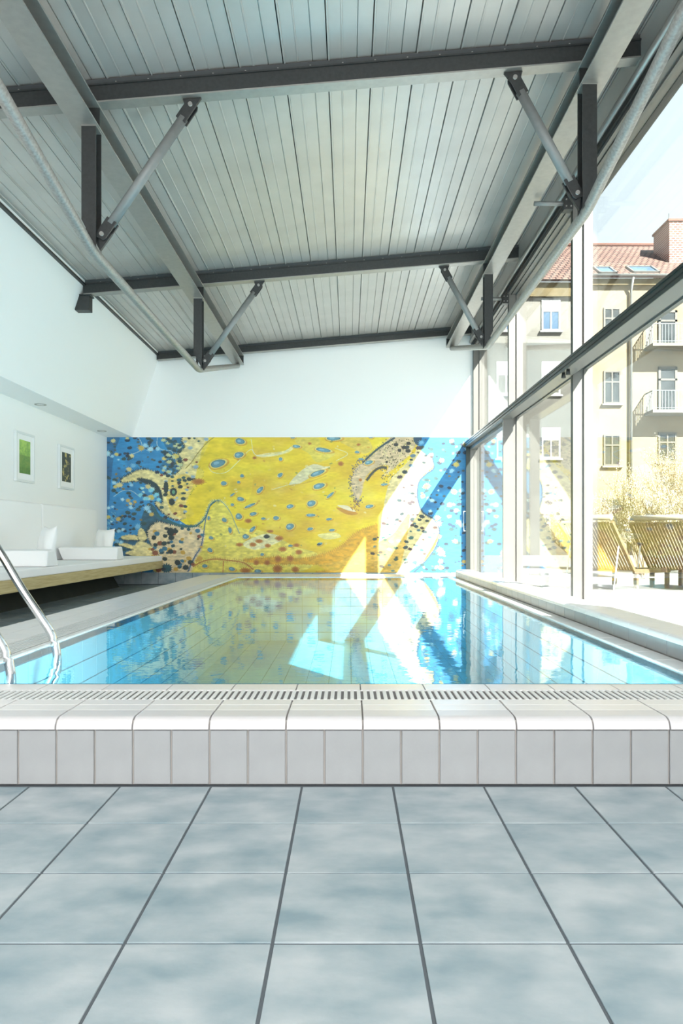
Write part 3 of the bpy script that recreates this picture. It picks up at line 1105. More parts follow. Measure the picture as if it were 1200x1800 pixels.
# pale yellow middle
fill(crom([(345, 935), (368, 905), (384, 884), (402, 890), (420, 925), (470, 935), (520, 960), (560, 975), (520, 1006), (340, 1006), (352, 965)], True), (230, 220, 110), 0.75, TX)
fill(crom([(430, 955), (470, 938), (500, 946), (480, 958), (450, 966)], True), (226, 224, 190), 0.75, TX)
fill(crom([(510, 852), (530, 830), (552, 818), (572, 822), (582, 822), (560, 832), (540, 845), (520, 855)], True), (214, 212, 196), 0.8, TX)
fill(crom([(452, 803), (470, 799), (500, 795), (520, 786), (512, 796), (490, 803), (465, 806)], True), (232, 226, 190), 0.7, TX)
fill(crom([(560, 940), (590, 936), (600, 944), (575, 948)], True), (225, 220, 185), 0.7, TX)
fill(crom([(590, 771), (640, 771), (655, 790), (640, 800), (620, 790), (600, 780)], True), (206, 184, 112), 0.6, TX)
fill(crom([(520, 771), (560, 771), (566, 790), (590, 800), (560, 815), (545, 800), (530, 790)], True), (206, 196, 110), 0.5, TX)
# orange foot band rising to the right
fill(spiky([(430, 984), (480, 980), (530, 981), (570, 974), (600, 960), (625, 938), (655, 925), (672, 925), (690, 960), (700, 1006), (560, 1006), (590, 1000), (575, 992), (520, 990), (470, 990)], 3.5, 3), (214, 158, 22), 0.85, TX)
fill(crom([(560, 992), (600, 985), (650, 960), (680, 950), (690, 1006), (600, 1006)], True), (218, 176, 64), 0.7, TX)
hairs([(430, 984), (480, 980), (530, 981), (570, 974), (600, 960), (625, 938), (655, 925)], 5, (190, 140, 26), 3.5, True, 0.8, 0.8)

# --- blue left field
blue = (24, 112, 170)
bl = np.stack([20 + 14 * T3, 112 + 42 * T2, 168 + 46 * T2], -1)
r_ = inside(crom([(180, 760), (345, 760), (330, 790), (338, 812), (322, 838), (300, 840), (285, 850), (292, 880), (300, 900), (330, 922), (345, 932), (300, 1010), (180, 1010)], True))
sl_, m_ = r_
img[sl_][m_] = bl[sl_][m_]
# darker teal currents
fill(crom([(193, 771), (215, 771), (206, 800), (200, 850), (196, 900), (193, 930)], True), (18, 72, 110), 0.5, TX)
fill(crom([(262, 888), (275, 890), (290, 912), (320, 924), (345, 926), (320, 932), (285, 925), (262, 945), (250, 930)], True), (20, 74, 92), 0.85, TX)
fill(crom([(210, 950), (235, 940), (262, 946), (280, 975), (240, 990), (215, 975)], True), (22, 86, 116), 0.85, TX)
fill(crom([(290, 771), (335, 771), (340, 800), (310, 832), (285, 825), (300, 800)], True), (28, 92, 120), 0.55, TX)
# cream coast
cream = (226, 212, 148)
peach = (224, 204, 160)
drk = (12, 52, 62)
horn = [(326, 773), (345, 768), (370, 771), (350, 800), (338, 822), (360, 830), (350, 850), (330, 880), (338, 900), (320, 912), (304, 908), (288, 896), (279, 884), (292, 888),
        (290, 868), (280, 856), (264, 846), (244, 845), (219, 847), (232, 838), (250, 830), (268, 830), (290, 838), (312, 838), (322, 828), (328, 812), (320, 800), (332, 790)]
fill(spiky([(x_ - 2.5, y_ - 1.5) for x_, y_ in horn], 3.6, 5.5), drk, 0.9)
fill(spiky([(x_ - 1.5, y_ + 2) for x_, y_ in horn], 3.6, 4.0), drk, 0.9)
fill(spiky(horn, 3.4, 4.0), cream, 1.0, TX)
fill(crom([(300, 845), (330, 835), (345, 850), (335, 880), (345, 905), (325, 912), (305, 900), (296, 870)], True), (228, 200, 96), 0.8, TX)
fill(crom([(340, 775), (372, 771), (362, 800), (345, 825), (335, 815)], True), (222, 208, 150), 0.8, TX)
# yellow over the coast on the right
fill(crom([(372, 771), (440, 771), (440, 880), (372, 882), (352, 915), (335, 918), (330, 890), (345, 850), (352, 820)], True), (228, 202, 20), 0.55, T2)
# dark spine under the horn
fill(spiky([(246, 843), (262, 844), (276, 850), (286, 862), (289, 880), (284, 872), (274, 858), (258, 850)], 2.6, 2.4), drk, 1.0)
# lower peach coast with spots
low = [(281, 920), (300, 924), (330, 929), (352, 928), (362, 940), (356, 965), (345, 985), (332, 1008), (284, 1008), (286, 990), (282, 975), (270, 952), (266, 935)]
fill(spiky([(x_ - 2.5, y_ - 2.5) for x_, y_ in low], 3.8, 5.0), drk, 0.9)
fill(spiky(low, 3.4, 4.0), peach, 1.0, TX)
for pts_, cc_ in (([(219, 943), (235, 941), (250, 944), (262, 948), (240, 948), (222, 947)], cream), ([(250, 930), (256, 932), (262, 945), (254, 950), (248, 944)], cream),
                  ([(212, 955), (228, 956), (240, 960), (250, 952), (262, 955), (276, 966), (284, 985), (262, 984), (240, 976), (226, 972), (240, 966), (228, 961)], cream)):
    fill(spiky([(x_ + .5, y_ + 2) for x_, y_ in pts_], 2.8, 3.4), drk, 0.85)
    fill(spiky(pts_, 2.4, 2.2), cc_, 1.0, TX)
star(297, 998, 9, 7, (20, 84, 96), 14, 0.4)
star(278, 999, 5, 5, (214, 208, 120), 12, 0.5)
# teal rope line
rope = [(272, 890), (284, 908), (305, 918), (325, 925), (345, 925), (358, 917), (366, 905), (372, 890), (382, 881), (392, 882), (402, 892), (410, 905), (416, 920), (424, 938)]
stroke(rope[:9], 3.6, (30, 92, 100))
stroke(rope[8:], 1.6, (120, 150, 150), 0.8)
hairs(rope[:10], 3.6, (34, 96, 100), 2.0)
hairs(rope[4:11], 5.0, (214, 220, 160), 2.4, False)
stroke([(367, 905), (363, 925), (361, 941), (356, 962), (346, 978), (334, 1004)], 1.8, (60, 100, 130))
hairs([(361, 941), (356, 962), (346, 978), (334, 1004)], 3.2, (60, 90, 130), 2.2)
stroke([(343, 995), (360, 986), (382, 982), (402, 984), (430, 988), (448, 1000)], 1.8, (178, 112, 40))
hairs([(343, 995), (360, 986), (382, 982), (402, 984), (430, 988), (448, 1000)], 4.5, (184, 118, 44), 3.0)
stroke([(396, 985), (395, 1006)], 1.5, (190, 120, 50))
stroke([(380, 771), (368, 780), (352, 798), (340, 815), (330, 825)], 1.6, (160, 140, 60))
# thin white swirls
for pts_ in ([(247, 771), (253, 780), (254, 792), (244, 798), (232, 802)], [(281, 771), (281, 785), (290, 793), (305, 795), (312, 808)], [(370, 822), (378, 832), (400, 832), (420, 815), (442, 793), (450, 800)],
             [(444, 775), (450, 800), (470, 803), (500, 798), (516, 786)], [(205, 874), (220, 864), (236, 864), (250, 874)], [(480, 862), (500, 856), (520, 850)], [(592, 812), (612, 800), (590, 790)]):
    stroke(pts_, 1.0, (214, 224, 210), 0.7)
stroke([(511, 855), (540, 850), (575, 838)], 2.0, (205, 165, 30), 0.8)
# --- greyish pink tongue
pink = [(690, 768), (662, 794), (640, 812), (624, 826), (617, 850), (622, 874), (629, 884), (637, 870), (642, 848), (652, 832), (668, 823), (682, 822), (672, 842), (700, 820), (722, 800), (735, 768)]
fill(spiky(pink, 3, 3.0), (202, 180, 140), 1.0, TX)
for _ in range(420):
    u_ = rng.random()
    if u_ < .35:
        a_ = crom(pink)[int(rng.integers(10, 40))]
        star(a_[0] + rng.normal(0, 3), a_[1] + rng.normal(0, 3), .9, .9, (84, 84, 96), 4, .3)
    else:
        x_, y_ = rng.uniform(668, 728), rng.uniform(775, 850)
        if 680 < x_ + (y_ - 771) * .75 < 748:
            star(x_, y_, 1.0, 1.1, (92, 84, 44) if rng.random() < .6 else (226, 214, 150), 4, .3)
stroke([(694, 772), (678, 782), (660, 795), (638, 815)], 3.0, (24, 56, 66))
hairs([(694, 772), (678, 782), (660, 795), (638, 815)], 4, (30, 66, 76), 2)
stroke([(680, 824), (668, 824), (656, 832), (645, 846)], 4.0, (44, 48, 40))
hairs([(680, 824), (668, 824), (656, 832), (645, 846)], 3.4, (60, 60, 40), 2)
# --- right cream belt, then blue again
belt = [(735, 765), (728, 800), (700, 830), (684, 850), (672, 905), (668, 945), (660, 975), (664, 1010), (722, 1010), (750, 975), (770, 935), (762, 915), (740, 900), (733, 875), (734, 850), (745, 835), (760, 822), (758, 808), (740, 795), (737, 765)]
fill(crom(belt, True), (220, 204, 150), 0.95, TX)
fill(crom([(660, 960), (690, 940), (705, 920), (720, 905), (712, 960), (695, 1010), (655, 1010)], True), (216, 168, 54), 0.8, TX)
rb = [(737, 765), (836, 765), (836, 1010), (722, 1010), (748, 985), (766, 960), (772, 935), (764, 915), (742, 900), (734, 875), (736, 850), (748, 836), (762, 825), (760, 808), (742, 795)]
r_ = inside(spiky(rb, 3, 2.5))
sl_, m_ = r_
img[sl_][m_] = (bl * 0.98)[sl_][m_]
for pts_ in (rb[3:14],):
    stroke(pts_, 2.2, (26, 60, 84))
    hairs(pts_, 3.4, (26, 66, 90), 2.4)
fill(crom([(727, 771), (741, 771), (735, 785), (728, 780)], True), (20, 60, 84), 0.9)

# --- spots


def scatter(box, n_, cols, r0, r1, sp=9, amp=.45, test=None, flat=0.7):
    c_ = 0
    tries = 0
    while c_ < n_ and tries < n_ * 12:
        tries += 1
        x_, y_ = rng.uniform(box[0], box[2]), rng.uniform(box[1], box[3])
        j_, i_ = int((y_ - 771) * SC), int((x_ - 193) * SC)
        if not (0 <= j_ < NY and 0 <= i_ < NX):
            continue
        p_ = img[j_, i_]
        if test and not test(p_):
            continue
        rr = rng.uniform(r0, r1) * 1.3
        star(x_, y_, rr, rr * flat, cols[int(rng.integers(len(cols)))], sp, amp, rng.uniform(-.3, .3))
        c_ += 1


isblue = lambda p: p[2] > p[0] + 60
ispeach = lambda p: p[0] > 190 and p[2] > 90
isyel = lambda p: p[0] > 190 and p[2] < 130
for bx in ((193, 771, 345, 1005), (735, 771, 830, 1005)):
    k_ = 1.0 if bx[0] < 300 else 0.75
    scatter(bx, int(110 * k_), [(14, 52, 78), (16, 40, 60), (30, 70, 70)], 1.4, 3.6, 8, .3, isblue, .65)
    scatter(bx, int(26 * k_), [(214, 204, 140), (206, 190, 96), (196, 170, 84)], 2.0, 4.2, 11, .6, isblue, .8)
    scatter(bx, int(34 * k_), [(150, 205, 228), (176, 220, 232), (110, 180, 215)], 1.2, 3.8, 11, .7, isblue, .8)
    scatter(bx, int(46 * k_), [(70, 90, 90), (126, 116, 74), (40, 92, 124)], 1.0, 2.2, 6, .3, isblue, .7)
scatter((250, 845, 300, 880), 14, [(130, 210, 226), (190, 224, 214)], 1.5, 3.5, 9, .6, isblue, .7)
for _ in range(60):
    x_, y_ = rng.uniform(193, 208), rng.uniform(900, 945)
    stroke([(x_, y_), (x_ + 1.5, y_ + 3)], .8, (110, 180, 200), .8)
scatter((290, 771, 345, 835), 40, [(16, 56, 64), (190, 200, 150), (30, 80, 90)], 1.4, 3.4, 9, .5, isblue, .6)
scatter((285, 771, 372, 915), 46, [(14, 50, 52), (24, 80, 84), (120, 56, 30), (150, 176, 190)], 1.4, 3.6, 9, .35, ispeach, .65)
scatter((264, 925, 360, 1004), 50, [(14, 46, 48), (22, 74, 88), (134, 72, 40), (40, 110, 140), (204, 160, 60)], 1.4, 4.0, 10, .3, ispeach, .8)
for a_ in ((304, 935, 6, 7), (296, 858, 4, 10), (309, 866, 6, 7), (306, 883, 5, 6), (319, 850, 3.5, 2.4), (321, 857, 4, 3), (313, 934, 4, 3.5), (297, 929, 4, 2.5), (316, 988, 5, 4.5), (275, 945, 4, 4), (304, 969, 4.6, 4)):
    star(a_[0], a_[1], a_[2], a_[3], (12, 40, 42), 14, .22)
star(309, 866, 2.5, 3.5, (90, 150, 120), 8, .2)
scatter((672, 905, 770, 1005), 40, [(24, 50, 54), (60, 110, 120), (70, 44, 40), (40, 92, 84)], 1.4, 3.8, 8, .3, ispeach, .6)
scatter((700, 775, 760, 905), 26, [(24, 50, 54), (90, 120, 140), (70, 54, 60)], 1.6, 4.2, 8, .3, ispeach, .6)
scatter((655, 925, 720, 1005), 18, [(40, 70, 50), (60, 50, 34), (100, 130, 120)], 1.6, 3.6, 8, .3, isyel, .6)
for a_ in ((696, 784, 4, 3), (710, 789, 4.4, 3), (718, 782, 4, 2.6), (702, 794, 3.2, 3), (717, 795, 4.5, 3), (680, 814, 2, 2)):
    star(a_[0], a_[1], a_[2], a_[3], (26, 30, 26), 10, .3)
# blue-grey leaves on the yellow
for a_ in ((424, 778, 8, 5, 0.2), (422, 802, 8, 5, -.2), (385, 817, 13, 6.5, -.25), (396, 851, 5, 3.6, 0), (425, 878, 6, 3.5, .2), (411, 871, 4.5, 1.6, -.6), (459, 863, 7, 3.6, -.8), (494, 837, 5, 3.2, -.6),
           (495, 809, 3.2, 3, 0), (428, 838, 3.2, 3, .3), (422, 849, 2.6, 2.2, 0), (422, 908, 5.5, 5, .3), (447, 904, 6, 3, -.2), (446, 931, 6.5, 3, -.8), (434, 943, 5.5, 4, .1), (407, 932, 3, 5, -.2),
           (397, 914, 4.5, 3.4, .5), (370, 911, 2.4, 3.4, 0), (411, 888, 3, 2.4, .1), (465, 912, 4, 2, 0), (487, 911, 5, 3.4, 0), (374, 945, 4, 2.6, .3), (372, 966, 4.6, 3.6, .6), (410, 999, 5.5, 3.2, .2), (363, 994, 4.6, 3, 0),
           (463, 974, 3.2, 2.4, 0), (455, 1003, 6, 3, 0), (522, 787, 6.5, 2.6, .1), (516, 772, 4, 1.6, 0), (568, 793, 13, 3.4, .15), (586, 773, 12, 4, 0), (558, 834, 13, 4, -.35), (561, 856, 10, 4.6, -.25),
           (548, 886, 7.5, 5, -.3), (511, 891, 6, 3.4, -.2), (511, 926, 7, 5.2, -.3), (547, 906, 8, 2.6, 0), (579, 913, 5, 2, -.1), (546, 930, 5, 2.6, -.2), (584, 932, 5, 2.2, -.1), (563, 956, 4.6, 2.6, -.3),
           (512, 959, 4, 2, 0), (581, 872, 8, 2.2, -.7), (628, 797, 4, 2.2, .1), (635, 809, 5, 1.8, .1), (648, 815, 7, 3.4, -.25), (649, 891, 7, 3, -.2), (675, 853, 6, 2, -.1), (441, 890, 10, 2.2, -.4), (652, 771, 4, 2, 0)):
    leaf(a_[0], a_[1], a_[2], a_[3], a_[4], (96, 146, 160), (196, 128, 20), (140, 186, 205) if a_[2] > 5 else None)
for _ in range(60):
    x_, y_ = rng.uniform(370, 650), rng.uniform(775, 960)
    j_, i_ = int((y_ - 771) * SC), int((x_ - 193) * SC)
    if isyel(img[j_, i_]):
        star(x_, y_, rng.uniform(1, 3.2), rng.uniform(.8, 1.8), [(232, 220, 170), (196, 140, 30), (226, 200, 110), (130, 140, 70)][int(rng.integers(4))], 8, .3, rng.uniform(-.5, .5), .7)
# brown suns
for a_ in ((352, 848, 11, 5), (439, 916, 6, 3.6), (447, 957, 5.5, 3.4), (424, 957, 6, 3), (458, 951, 6, 3.4), (477, 934, 6, 2.4), (493, 946, 7, 4), (499, 965, 7, 4), (473, 959, 5, 3.2), (453, 988, 4.6, 4.4), (472, 988, 5, 4.4),
           (491, 982, 6, 5.6), (490, 999, 8, 7), (434, 1002, 9, 4.6), (512, 981, 6, 5), (527, 970, 5.6, 4), (523, 958, 5.6, 3), (521, 1000, 6, 5), (600, 817, 5, 4), (546, 782, 3, 2), (634, 845, 3, 2.6), (450, 807, 3.4, 2.6), (631, 784, 3.4, 2)):
    star(a_[0], a_[1], a_[2], a_[3], (184, 118, 26), 15, .4, 0, .85)
    star(a_[0], a_[1], a_[2] * .6, a_[3] * .6, (160, 88, 20), 9, .25, 0, .7)
star(471, 943, 5, 3.4, (20, 34, 26), 14, .4)
star(562, 957, 3.4, 1.8, (30, 60, 60), 6, .2)
fill(crom([(592, 893), (610, 896), (630, 903), (618, 906), (604, 902)], True), (190, 130, 30), .9)
fill(crom([(594, 889), (612, 890), (626, 900), (610, 897)], True), (224, 214, 190), .9)
for _ in range(40):
    star(rng.uniform(617, 632), rng.uniform(880, 898), .9, .9, (150, 100, 30), 5, .3)
# brush streaks over everything
st = (fbm(2.2, 55, 3.0) - .5) * 22 + (fbm(14, 66, 2) - .5) * 20
img[:] = np.clip(img + st[..., None], 0, 255)


def painted(name, parent, im, x0, x1, z1, z0, y, rough=0.45, axis='x', spec=0.4):
    """fine sheet of small faces, each vertex carrying its paint colour"""
    H_, W_ = im.shape[:2]
    us = np.linspace(x0, x1, W_)
    zs = np.linspace(z1, z0, H_)
    U, Z = np.meshgrid(us, zs)
    co = np.zeros((H_, W_, 3), np.float32)
    if axis == 'x':
        co[..., 0] = U
        co[..., 1] = y
    else:
        co[..., 1] = U
        co[..., 0] = y
    co[..., 2] = Z
    idx = np.arange(H_ * W_).reshape(H_, W_)
    q = np.stack([idx[1:, :-1], idx[1:, 1:], idx[:-1, 1:], idx[:-1, :-1]], -1).reshape(-1, 4)
    me = bpy.data.meshes.new(name)
    me.vertices.add(H_ * W_)
    me.vertices.foreach_set('co', co.reshape(-1))
    me.loops.add(q.size)
    me.loops.foreach_set('vertex_index', q.reshape(-1).astype(np.int32))
    me.polygons.add(len(q))
    me.polygons.foreach_set('loop_start', np.arange(0, q.size, 4, dtype=np.int32))
    me.update(calc_edges=True)
    s = im / 255.0
    lift = 0.045
    ln = np.where(s <= 0.04045, s / 12.92, ((s + 0.055) / 1.055) ** 2.4)
    ln = lift + (1 - lift) * ln
    at = me.color_attributes.new('paint', 'FLOAT_COLOR', 'POINT')
    a4 = np.ones((H_ * W_, 4), np.float32)
    a4[:, :3] = ln.reshape(-1, 3)
    at.data.foreach_set('color', a4.reshape(-1))
    m = bpy.data.materials.new(name)
    m.use_nodes = True
    t = m.node_tree
    b = t.nodes['Principled BSDF']
    b.inputs['Roughness'].default_value = rough
    b.inputs['Specular IOR Level'].default_value = spec
    vc = t.nodes.new('ShaderNodeVertexColor')
    vc.layer_name = 'paint'
    t.links.new(vc.outputs['Color'], b.inputs['Base Color'])
    me.materials.append(m)
    if parent is not None:
        return link(name, me, parent, tuple(-parent_world(parent)))
    return link(name, me)


mural = MB().box(-4.228, 2.165, WY - 0.016, WY - 0.001, 0.208, 2.572).put('mural', M['mat_board'],
                label='wide painted mural of blue and yellow organic shapes across the end wall', cat='mural')
painted('painting', mural, img, -4.228, 2.165, 2.572, 0.208, WY - 0.0175)

# =================================================================== BENCH AND CUSHIONS
bench = thing('bench', (-3.7, 7, 0), 'long white-topped bench with pale wooden edge along the left wall', 'bench')
BY0 = 1.2
MB().box(-4.228, -3.255, BY0, WY - 0.02, -0.538 + CH, -0.413 + CH).put('seat_board', M['bench_wood'], bench, bevel=0.004, label='pale yellow wooden board')
MB().box(-4.228, -3.262, BY0, WY - 0.02, -0.412 + CH, -0.324 + CH).put('seat_pad', M['white_fabric'], bench, bevel=0.012, label='white upholstered top')
MB().prism([(-4.228, 0.001), (-3.79, 0.001), (-3.95, -0.56 + CH), (-3.95, -0.54 + CH), (-4.228, -0.54 + CH)], 'y', BY0 + 0.3, 11.66).put('base', M['bench_base'], bench, label='dark leaning plinth')
# upholstered back panels
for i, (a, b) in enumerate(((3.35, 5.42), (5.44, 7.48), (7.50, 9.54), (9.56, 11.62))):
    lab = ['nearest white back panel on the left wall', 'second white back panel on the left wall', 'white back panel under the green picture, left of the seam', 'farthest white back panel, behind the bolster by the mural'][i]
    o = MB().box(-4.228, -4.15, a, b, -0.322 + CH, 0.455 + CH).put('back_cushion', M['white_fabric'], None, bevel=0.02, label=lab, cat='cushion', group='back panels along the bench')


def bolster(Y, label):
    b = bmesh.new()
    z0, z1 = -0.322 + CH, -0.146 + CH
    vs = [(-4.06, Y + 0.02, z0), (-3.29, Y + 0.02, z0), (-3.29, Y + 0.36, z0), (-4.06, Y + 0.36, z0),
          (-4.12, Y - 0.01, z1), (-3.265, Y - 0.01, z1), (-3.265, Y + 0.20, z1 + 0.015), (-4.12, Y + 0.20, z1 + 0.015)]
    mb = MB().add(vs, [(0, 3, 2, 1), (4, 5, 6, 7), (0, 1, 5, 4), (1, 2, 6, 5), (2, 3, 7, 6), (3, 0, 4, 7)])
    o = mb.put('bolster', M['white_fabric'], None, bevel=0.02, label=label, cat='cushion', group='white bolsters on the bench')
    return o


bolster(7.66, 'nearer white wedge bolster lying across the bench, below the left picture')
bolster(9.98, 'farther white wedge bolster lying across the bench, next to the mural')


def pillow(loc, rz, tilt, label, s=0.44):
    n_ = 15
    vs = []
    fs = []
    for side in (1, -1):
        for j in range(n_):
            for i in range(n_):
                u = i / (n_ - 1) * 2 - 1
                v = j / (n_ - 1) * 2 - 1
                k = (1 - abs(u) ** 2.6) * (1 - abs(v) ** 2.6)
                pin = 1 - 0.10 * (1 - abs(u) ** 2) * abs(v) ** 3 - 0.0
                pin2 = 1 - 0.10 * (1 - abs(v) ** 2) * abs(u) ** 3
                crease = 0.008 * math.sin(7 * u + 3 * v) * k
                vs.append((u * s / 2 * pin2, side * (0.004 + 0.075 * k ** 0.55) + crease, v * s / 2 * pin + s / 2))
    for sd in (0, 1):
        o_ = sd * n_ * n_
        for j in range(n_ - 1):
            for i in range(n_ - 1):
                q = (o_ + j * n_ + i, o_ + j * n_ + i + 1, o_ + (j + 1) * n_ + i + 1, o_ + (j + 1) * n_ + i)
                fs.append(q if sd else q[::-1])
    ring_ = [i for i in range(n_)] + [j * n_ + n_ - 1 for j in range(1, n_)] + [(n_ - 1) * n_ + i for i in range(n_ - 2, -1, -1)] + [j * n_ for j in range(n_ - 2, 0, -1)]
    for a in range(len(ring_)):
        p, q = ring_[a], ring_[(a + 1) % len(ring_)]
        fs.append((p, q, q + n_ * n_, p + n_ * n_))
    me = MB().add(vs, fs, True).mesh('pillow', M['white_fabric'])
    return link('pillow', me, None, loc, (tilt, 0, rz), label=label, cat='pillow', group='white pillows behind the bolsters')


pillow((-3.60, 8.30, -0.30 + CH), math.radians(-50), math.radians(-12), 'white pillow standing behind the nearer bolster')
pillow((-3.73, 10.62, -0.30 + CH), math.radians(-38), math.radians(-12), 'white pillow standing behind the farther bolster')

# =================================================================== PICTURES, DOWNLIGHTS


def small_art(seed, cols, n1=26):
    r = np.random.default_rng(seed)
    hh, ww = 150, 90
    yy_, xx_ = np.mgrid[0:hh, 0:ww]
    a = np.zeros((hh, ww))
    for o_ in range(4):
        s_ = n1 / 2 ** o_
        g_ = r.random((int(hh / s_) + 3, int(ww / s_) + 3))
        u, v = xx_ / s_, yy_ / s_
        i, j = u.astype(int), v.astype(int)
        fu, fv = u - i, v - j
        a += (g_[j, i] * (1 - fu) * (1 - fv) + g_[j, i + 1] * fu * (1 - fv) + g_[j + 1, i] * (1 - fu) * fv + g_[j + 1, i + 1] * fu * fv) / 1.6 ** o_
    a = (a - a.min()) / (a.max() - a.min())
    return a, yy_ / hh, r


for idx, (ya, yb, lab) in enumerate(((8.90, 9.42, 'white framed picture of bright green meadow, nearer of two on the left wall'),
                                     (10.24, 10.78, 'white framed dark picture with golden blotches, farther of two on the left wall'))):
    z0, z1 = 0.715 + CH, 1.355 + CH
    t = thing('framed_picture', (-4.228, (ya + yb) / 2, z0), lab, 'picture')
    fw = 0.028
    f = MB()
    f.box(-4.228, -4.190, ya, yb, z0, z0 + fw).box(-4.228, -4.190, ya, yb, z1 - fw, z1)
    f.box(-4.228, -4.190, ya, ya + fw, z0 + fw, z1 - fw).box(-4.228, -4.190, yb - fw, yb, z0 + fw, z1 - fw)
    f.put('frame', M['picture_frame'], t, bevel=0.003)
    MB().box(-4.228, -4.206, ya + fw, yb - fw, z0 + fw, z1 - fw).put('mat_board', M['mat_board'], t)
    a, v, r = small_art(3 + idx, None)
    if idx == 0:
        c1, c2, c3 = np.array((70, 130, 40)), np.array((170, 205, 90)), np.array((40, 90, 30))
        a2, _, _ = small_art(31, None, 7)
        a = np.clip(a * .55 + a2 * .6 + (.25 - v) * .5, 0, 1)
        col = c1 + (c2 - c1) * np.clip(a * 1.3, 0, 1)[..., None]
        col = col * (1 - (v[..., None] > .45) * .35 * a[..., None]) + (v[..., None] > .8) * -12
    else:
        col = np.array((30, 44, 34)) + (np.array((206, 186, 110)) - np.array((30, 44, 34))) * np.clip((a - .5) * 6, 0, 1)[..., None]
    painted('print', t, np.clip(col, 0, 255)[:, ::-1], ya + 0.105, yb - 0.105, z1 - 0.10, z0 + 0.11, -4.204, axis='y')

for Y, lab in ((9.29, 'nearer round recessed downlight in the ledge above the bench'), (11.6, 'farther round recessed downlight in the ledge above the bench')):
    t = thing('downlight', (-4.06, Y, 2.573), lab, 'lamp')
    ring = MB()
    n_ = 24
    for k in range(n_):
        a0, a1 = 2 * PI * k / n_, 2 * PI * (k + 1) / n_
        for (ra, za, rb_, zb_) in ((0.075, -0.001, 0.072, -0.008), (0.072, -0.008, 0.055, -0.008), (0.055, -0.008, 0.05, -0.001)):
            ring.add([(ra * math.cos(a0), ra * math.sin(a0), za), (ra * math.cos(a1), ra * math.sin(a1), za), (rb_ * math.cos(a1), rb_ * math.sin(a1), zb_), (rb_ * math.cos(a0), rb_ * math.sin(a0), zb_)], [(0, 1, 2, 3)], True)
    ring.put('ring', M['steel_light'], t, loc=(-4.06, Y, 2.573))
    MB().tube([(-4.06, Y, 2.5715), (-4.06, Y, 2.569)], 0.05, 20).put('lens', M['lamp'], t)

# =================================================================== OUTSIDE
TZ = -0.08
ter = MB().box(2.43, 40, -6, 35.6, TZ - 0.3, TZ - 0.012).put('terrace', M['light_grout'], kind='structure')
pv = MB().cbox(0.004, 0.996, 0.004, 0.996, -0.012, 0.0, 0.003).mesh('paving_slab', M['paving'])
for i in range(9):
    for j in range(18):
        piece('slab', pv, ter, (2.45 + i, 2.0 + j, TZ))
MB().box(11.46, 40, 2.0, 35.6, TZ - 0.012, TZ - 0.001).box(2.45, 11.45, 20.0, 35.6, TZ - 0.012, TZ - 0.001).box(2.45, 40, -6, 2.0, TZ - 0.012, TZ - 0.001).put('far_paving', M['paving'], ter)

BYF = 37.0
K = F / BYF


def bx(px):
    return (px - 613) / K


def bz(py):
    return (944.5 - py) / K + CH


bld = thing('apartment_building', (18, BYF, 0), 'cream apartment house with red tiled roof and balconies beyond the glass', 'building')
MB().box(bx(1026), 34, BYF, BYF + 11, -1, bz(497)).put('wall', M['render_cream'], bld)
MB().box(bx(1026), 34, BYF - 0.22, BYF, bz(503), bz(492)).put('cornice', M['cornice'], bld)
MB().tube([(bx(1026), BYF - 0.42, bz(489)), (34, BYF - 0.42, bz(489))], 0.09, 8).put('gutter', M['zinc'], bld)


def gable(x0, x1, y0, ze, yr, zr, parent, name='roof'):
    L = math.hypot(yr - y0, zr - ze)
    a = math.atan2(zr - ze, yr - y0)
    me = MB().box(0, x1 - x0, 0, L, -0.12, 0.0).mesh(name, M['roof_tiles'])
    o = piece(name, me, parent, (x0, y0, ze), (a, 0, 0))
    return o


gable(bx(1026) - 0.2, 34.2, BYF - 0.5, bz(489) - 0.05, BYF + 5.6, 17.6 + CH, bld)
MB().box(bx(1026), 34, BYF + 5.5, BYF + 10.9, bz(497), 14.6).put('rear_wall', M['render_cream'], bld)
MB().tube([(bx(1026) - 0.2, BYF + 5.6, 17.62 + CH), (34.2, BYF + 5.6, 17.62 + CH)], 0.16, 8).put('ridge_tiles', M['brick'], bld)


def window(px0, py0, px1, py1, parent, style='g', yf=BYF, shutter=0.0):
    k = F / yf
    X0, X1 = (px0 - 613) / k, (px1 - 613) / k
    Z0, Z1 = (944.5 - py1) / k + CH, (944.5 - py0) / k + CH
    fm = M['win_frame_w'] if style == 'w' else M['win_frame_g']
    gm = M['win_blue'] if style == 'w' else M['win_dark']
    f = MB()
    q = 0.09
    yo = yf - 0.06
    f.box(X0, X1, yo, yf, Z0, Z0 + q).box(X0, X1, yo, yf, Z1 - q, Z1).box(X0, X0 + q, yo, yf, Z0 + q, Z1 - q).box(X1 - q, X1, yo, yf, Z0 + q, Z1 - q)
    xm = (X0 + X1) / 2
    zt = Z0 + (Z1 - Z0) * 0.66
    f.box(xm - 0.04, xm + 0.04, yo, yf, Z0 + q, Z1 - q)
    if style != 'w':
        f.box(X0 + q, xm - 0.04, yo, yf, zt - 0.04, zt + 0.04).box(xm + 0.04, X1 - q, yo, yf, zt - 0.04, zt + 0.04)
    w_ = f.put('window', fm, parent)
    MB().box(X0 + q, X1 - q, yf - 0.03, yf - 0.005, Z0 + q, Z1 - q).put('pane', gm, w_)
    if shutter:
        MB().box(X0 + q, X1 - q, yf - 0.05, yf - 0.031, Z1 - q - (Z1 - Z0) * shutter, Z1 - q).put('blind', M['win_frame_w'], w_)
    MB().box(X0 - 0.1, X1 + 0.1, yf - 0.16, yf, Z0 - 0.09, Z0).put('sill', M['win_frame_w'] if style == 'w' else M['render_white'], w_)
    return w_


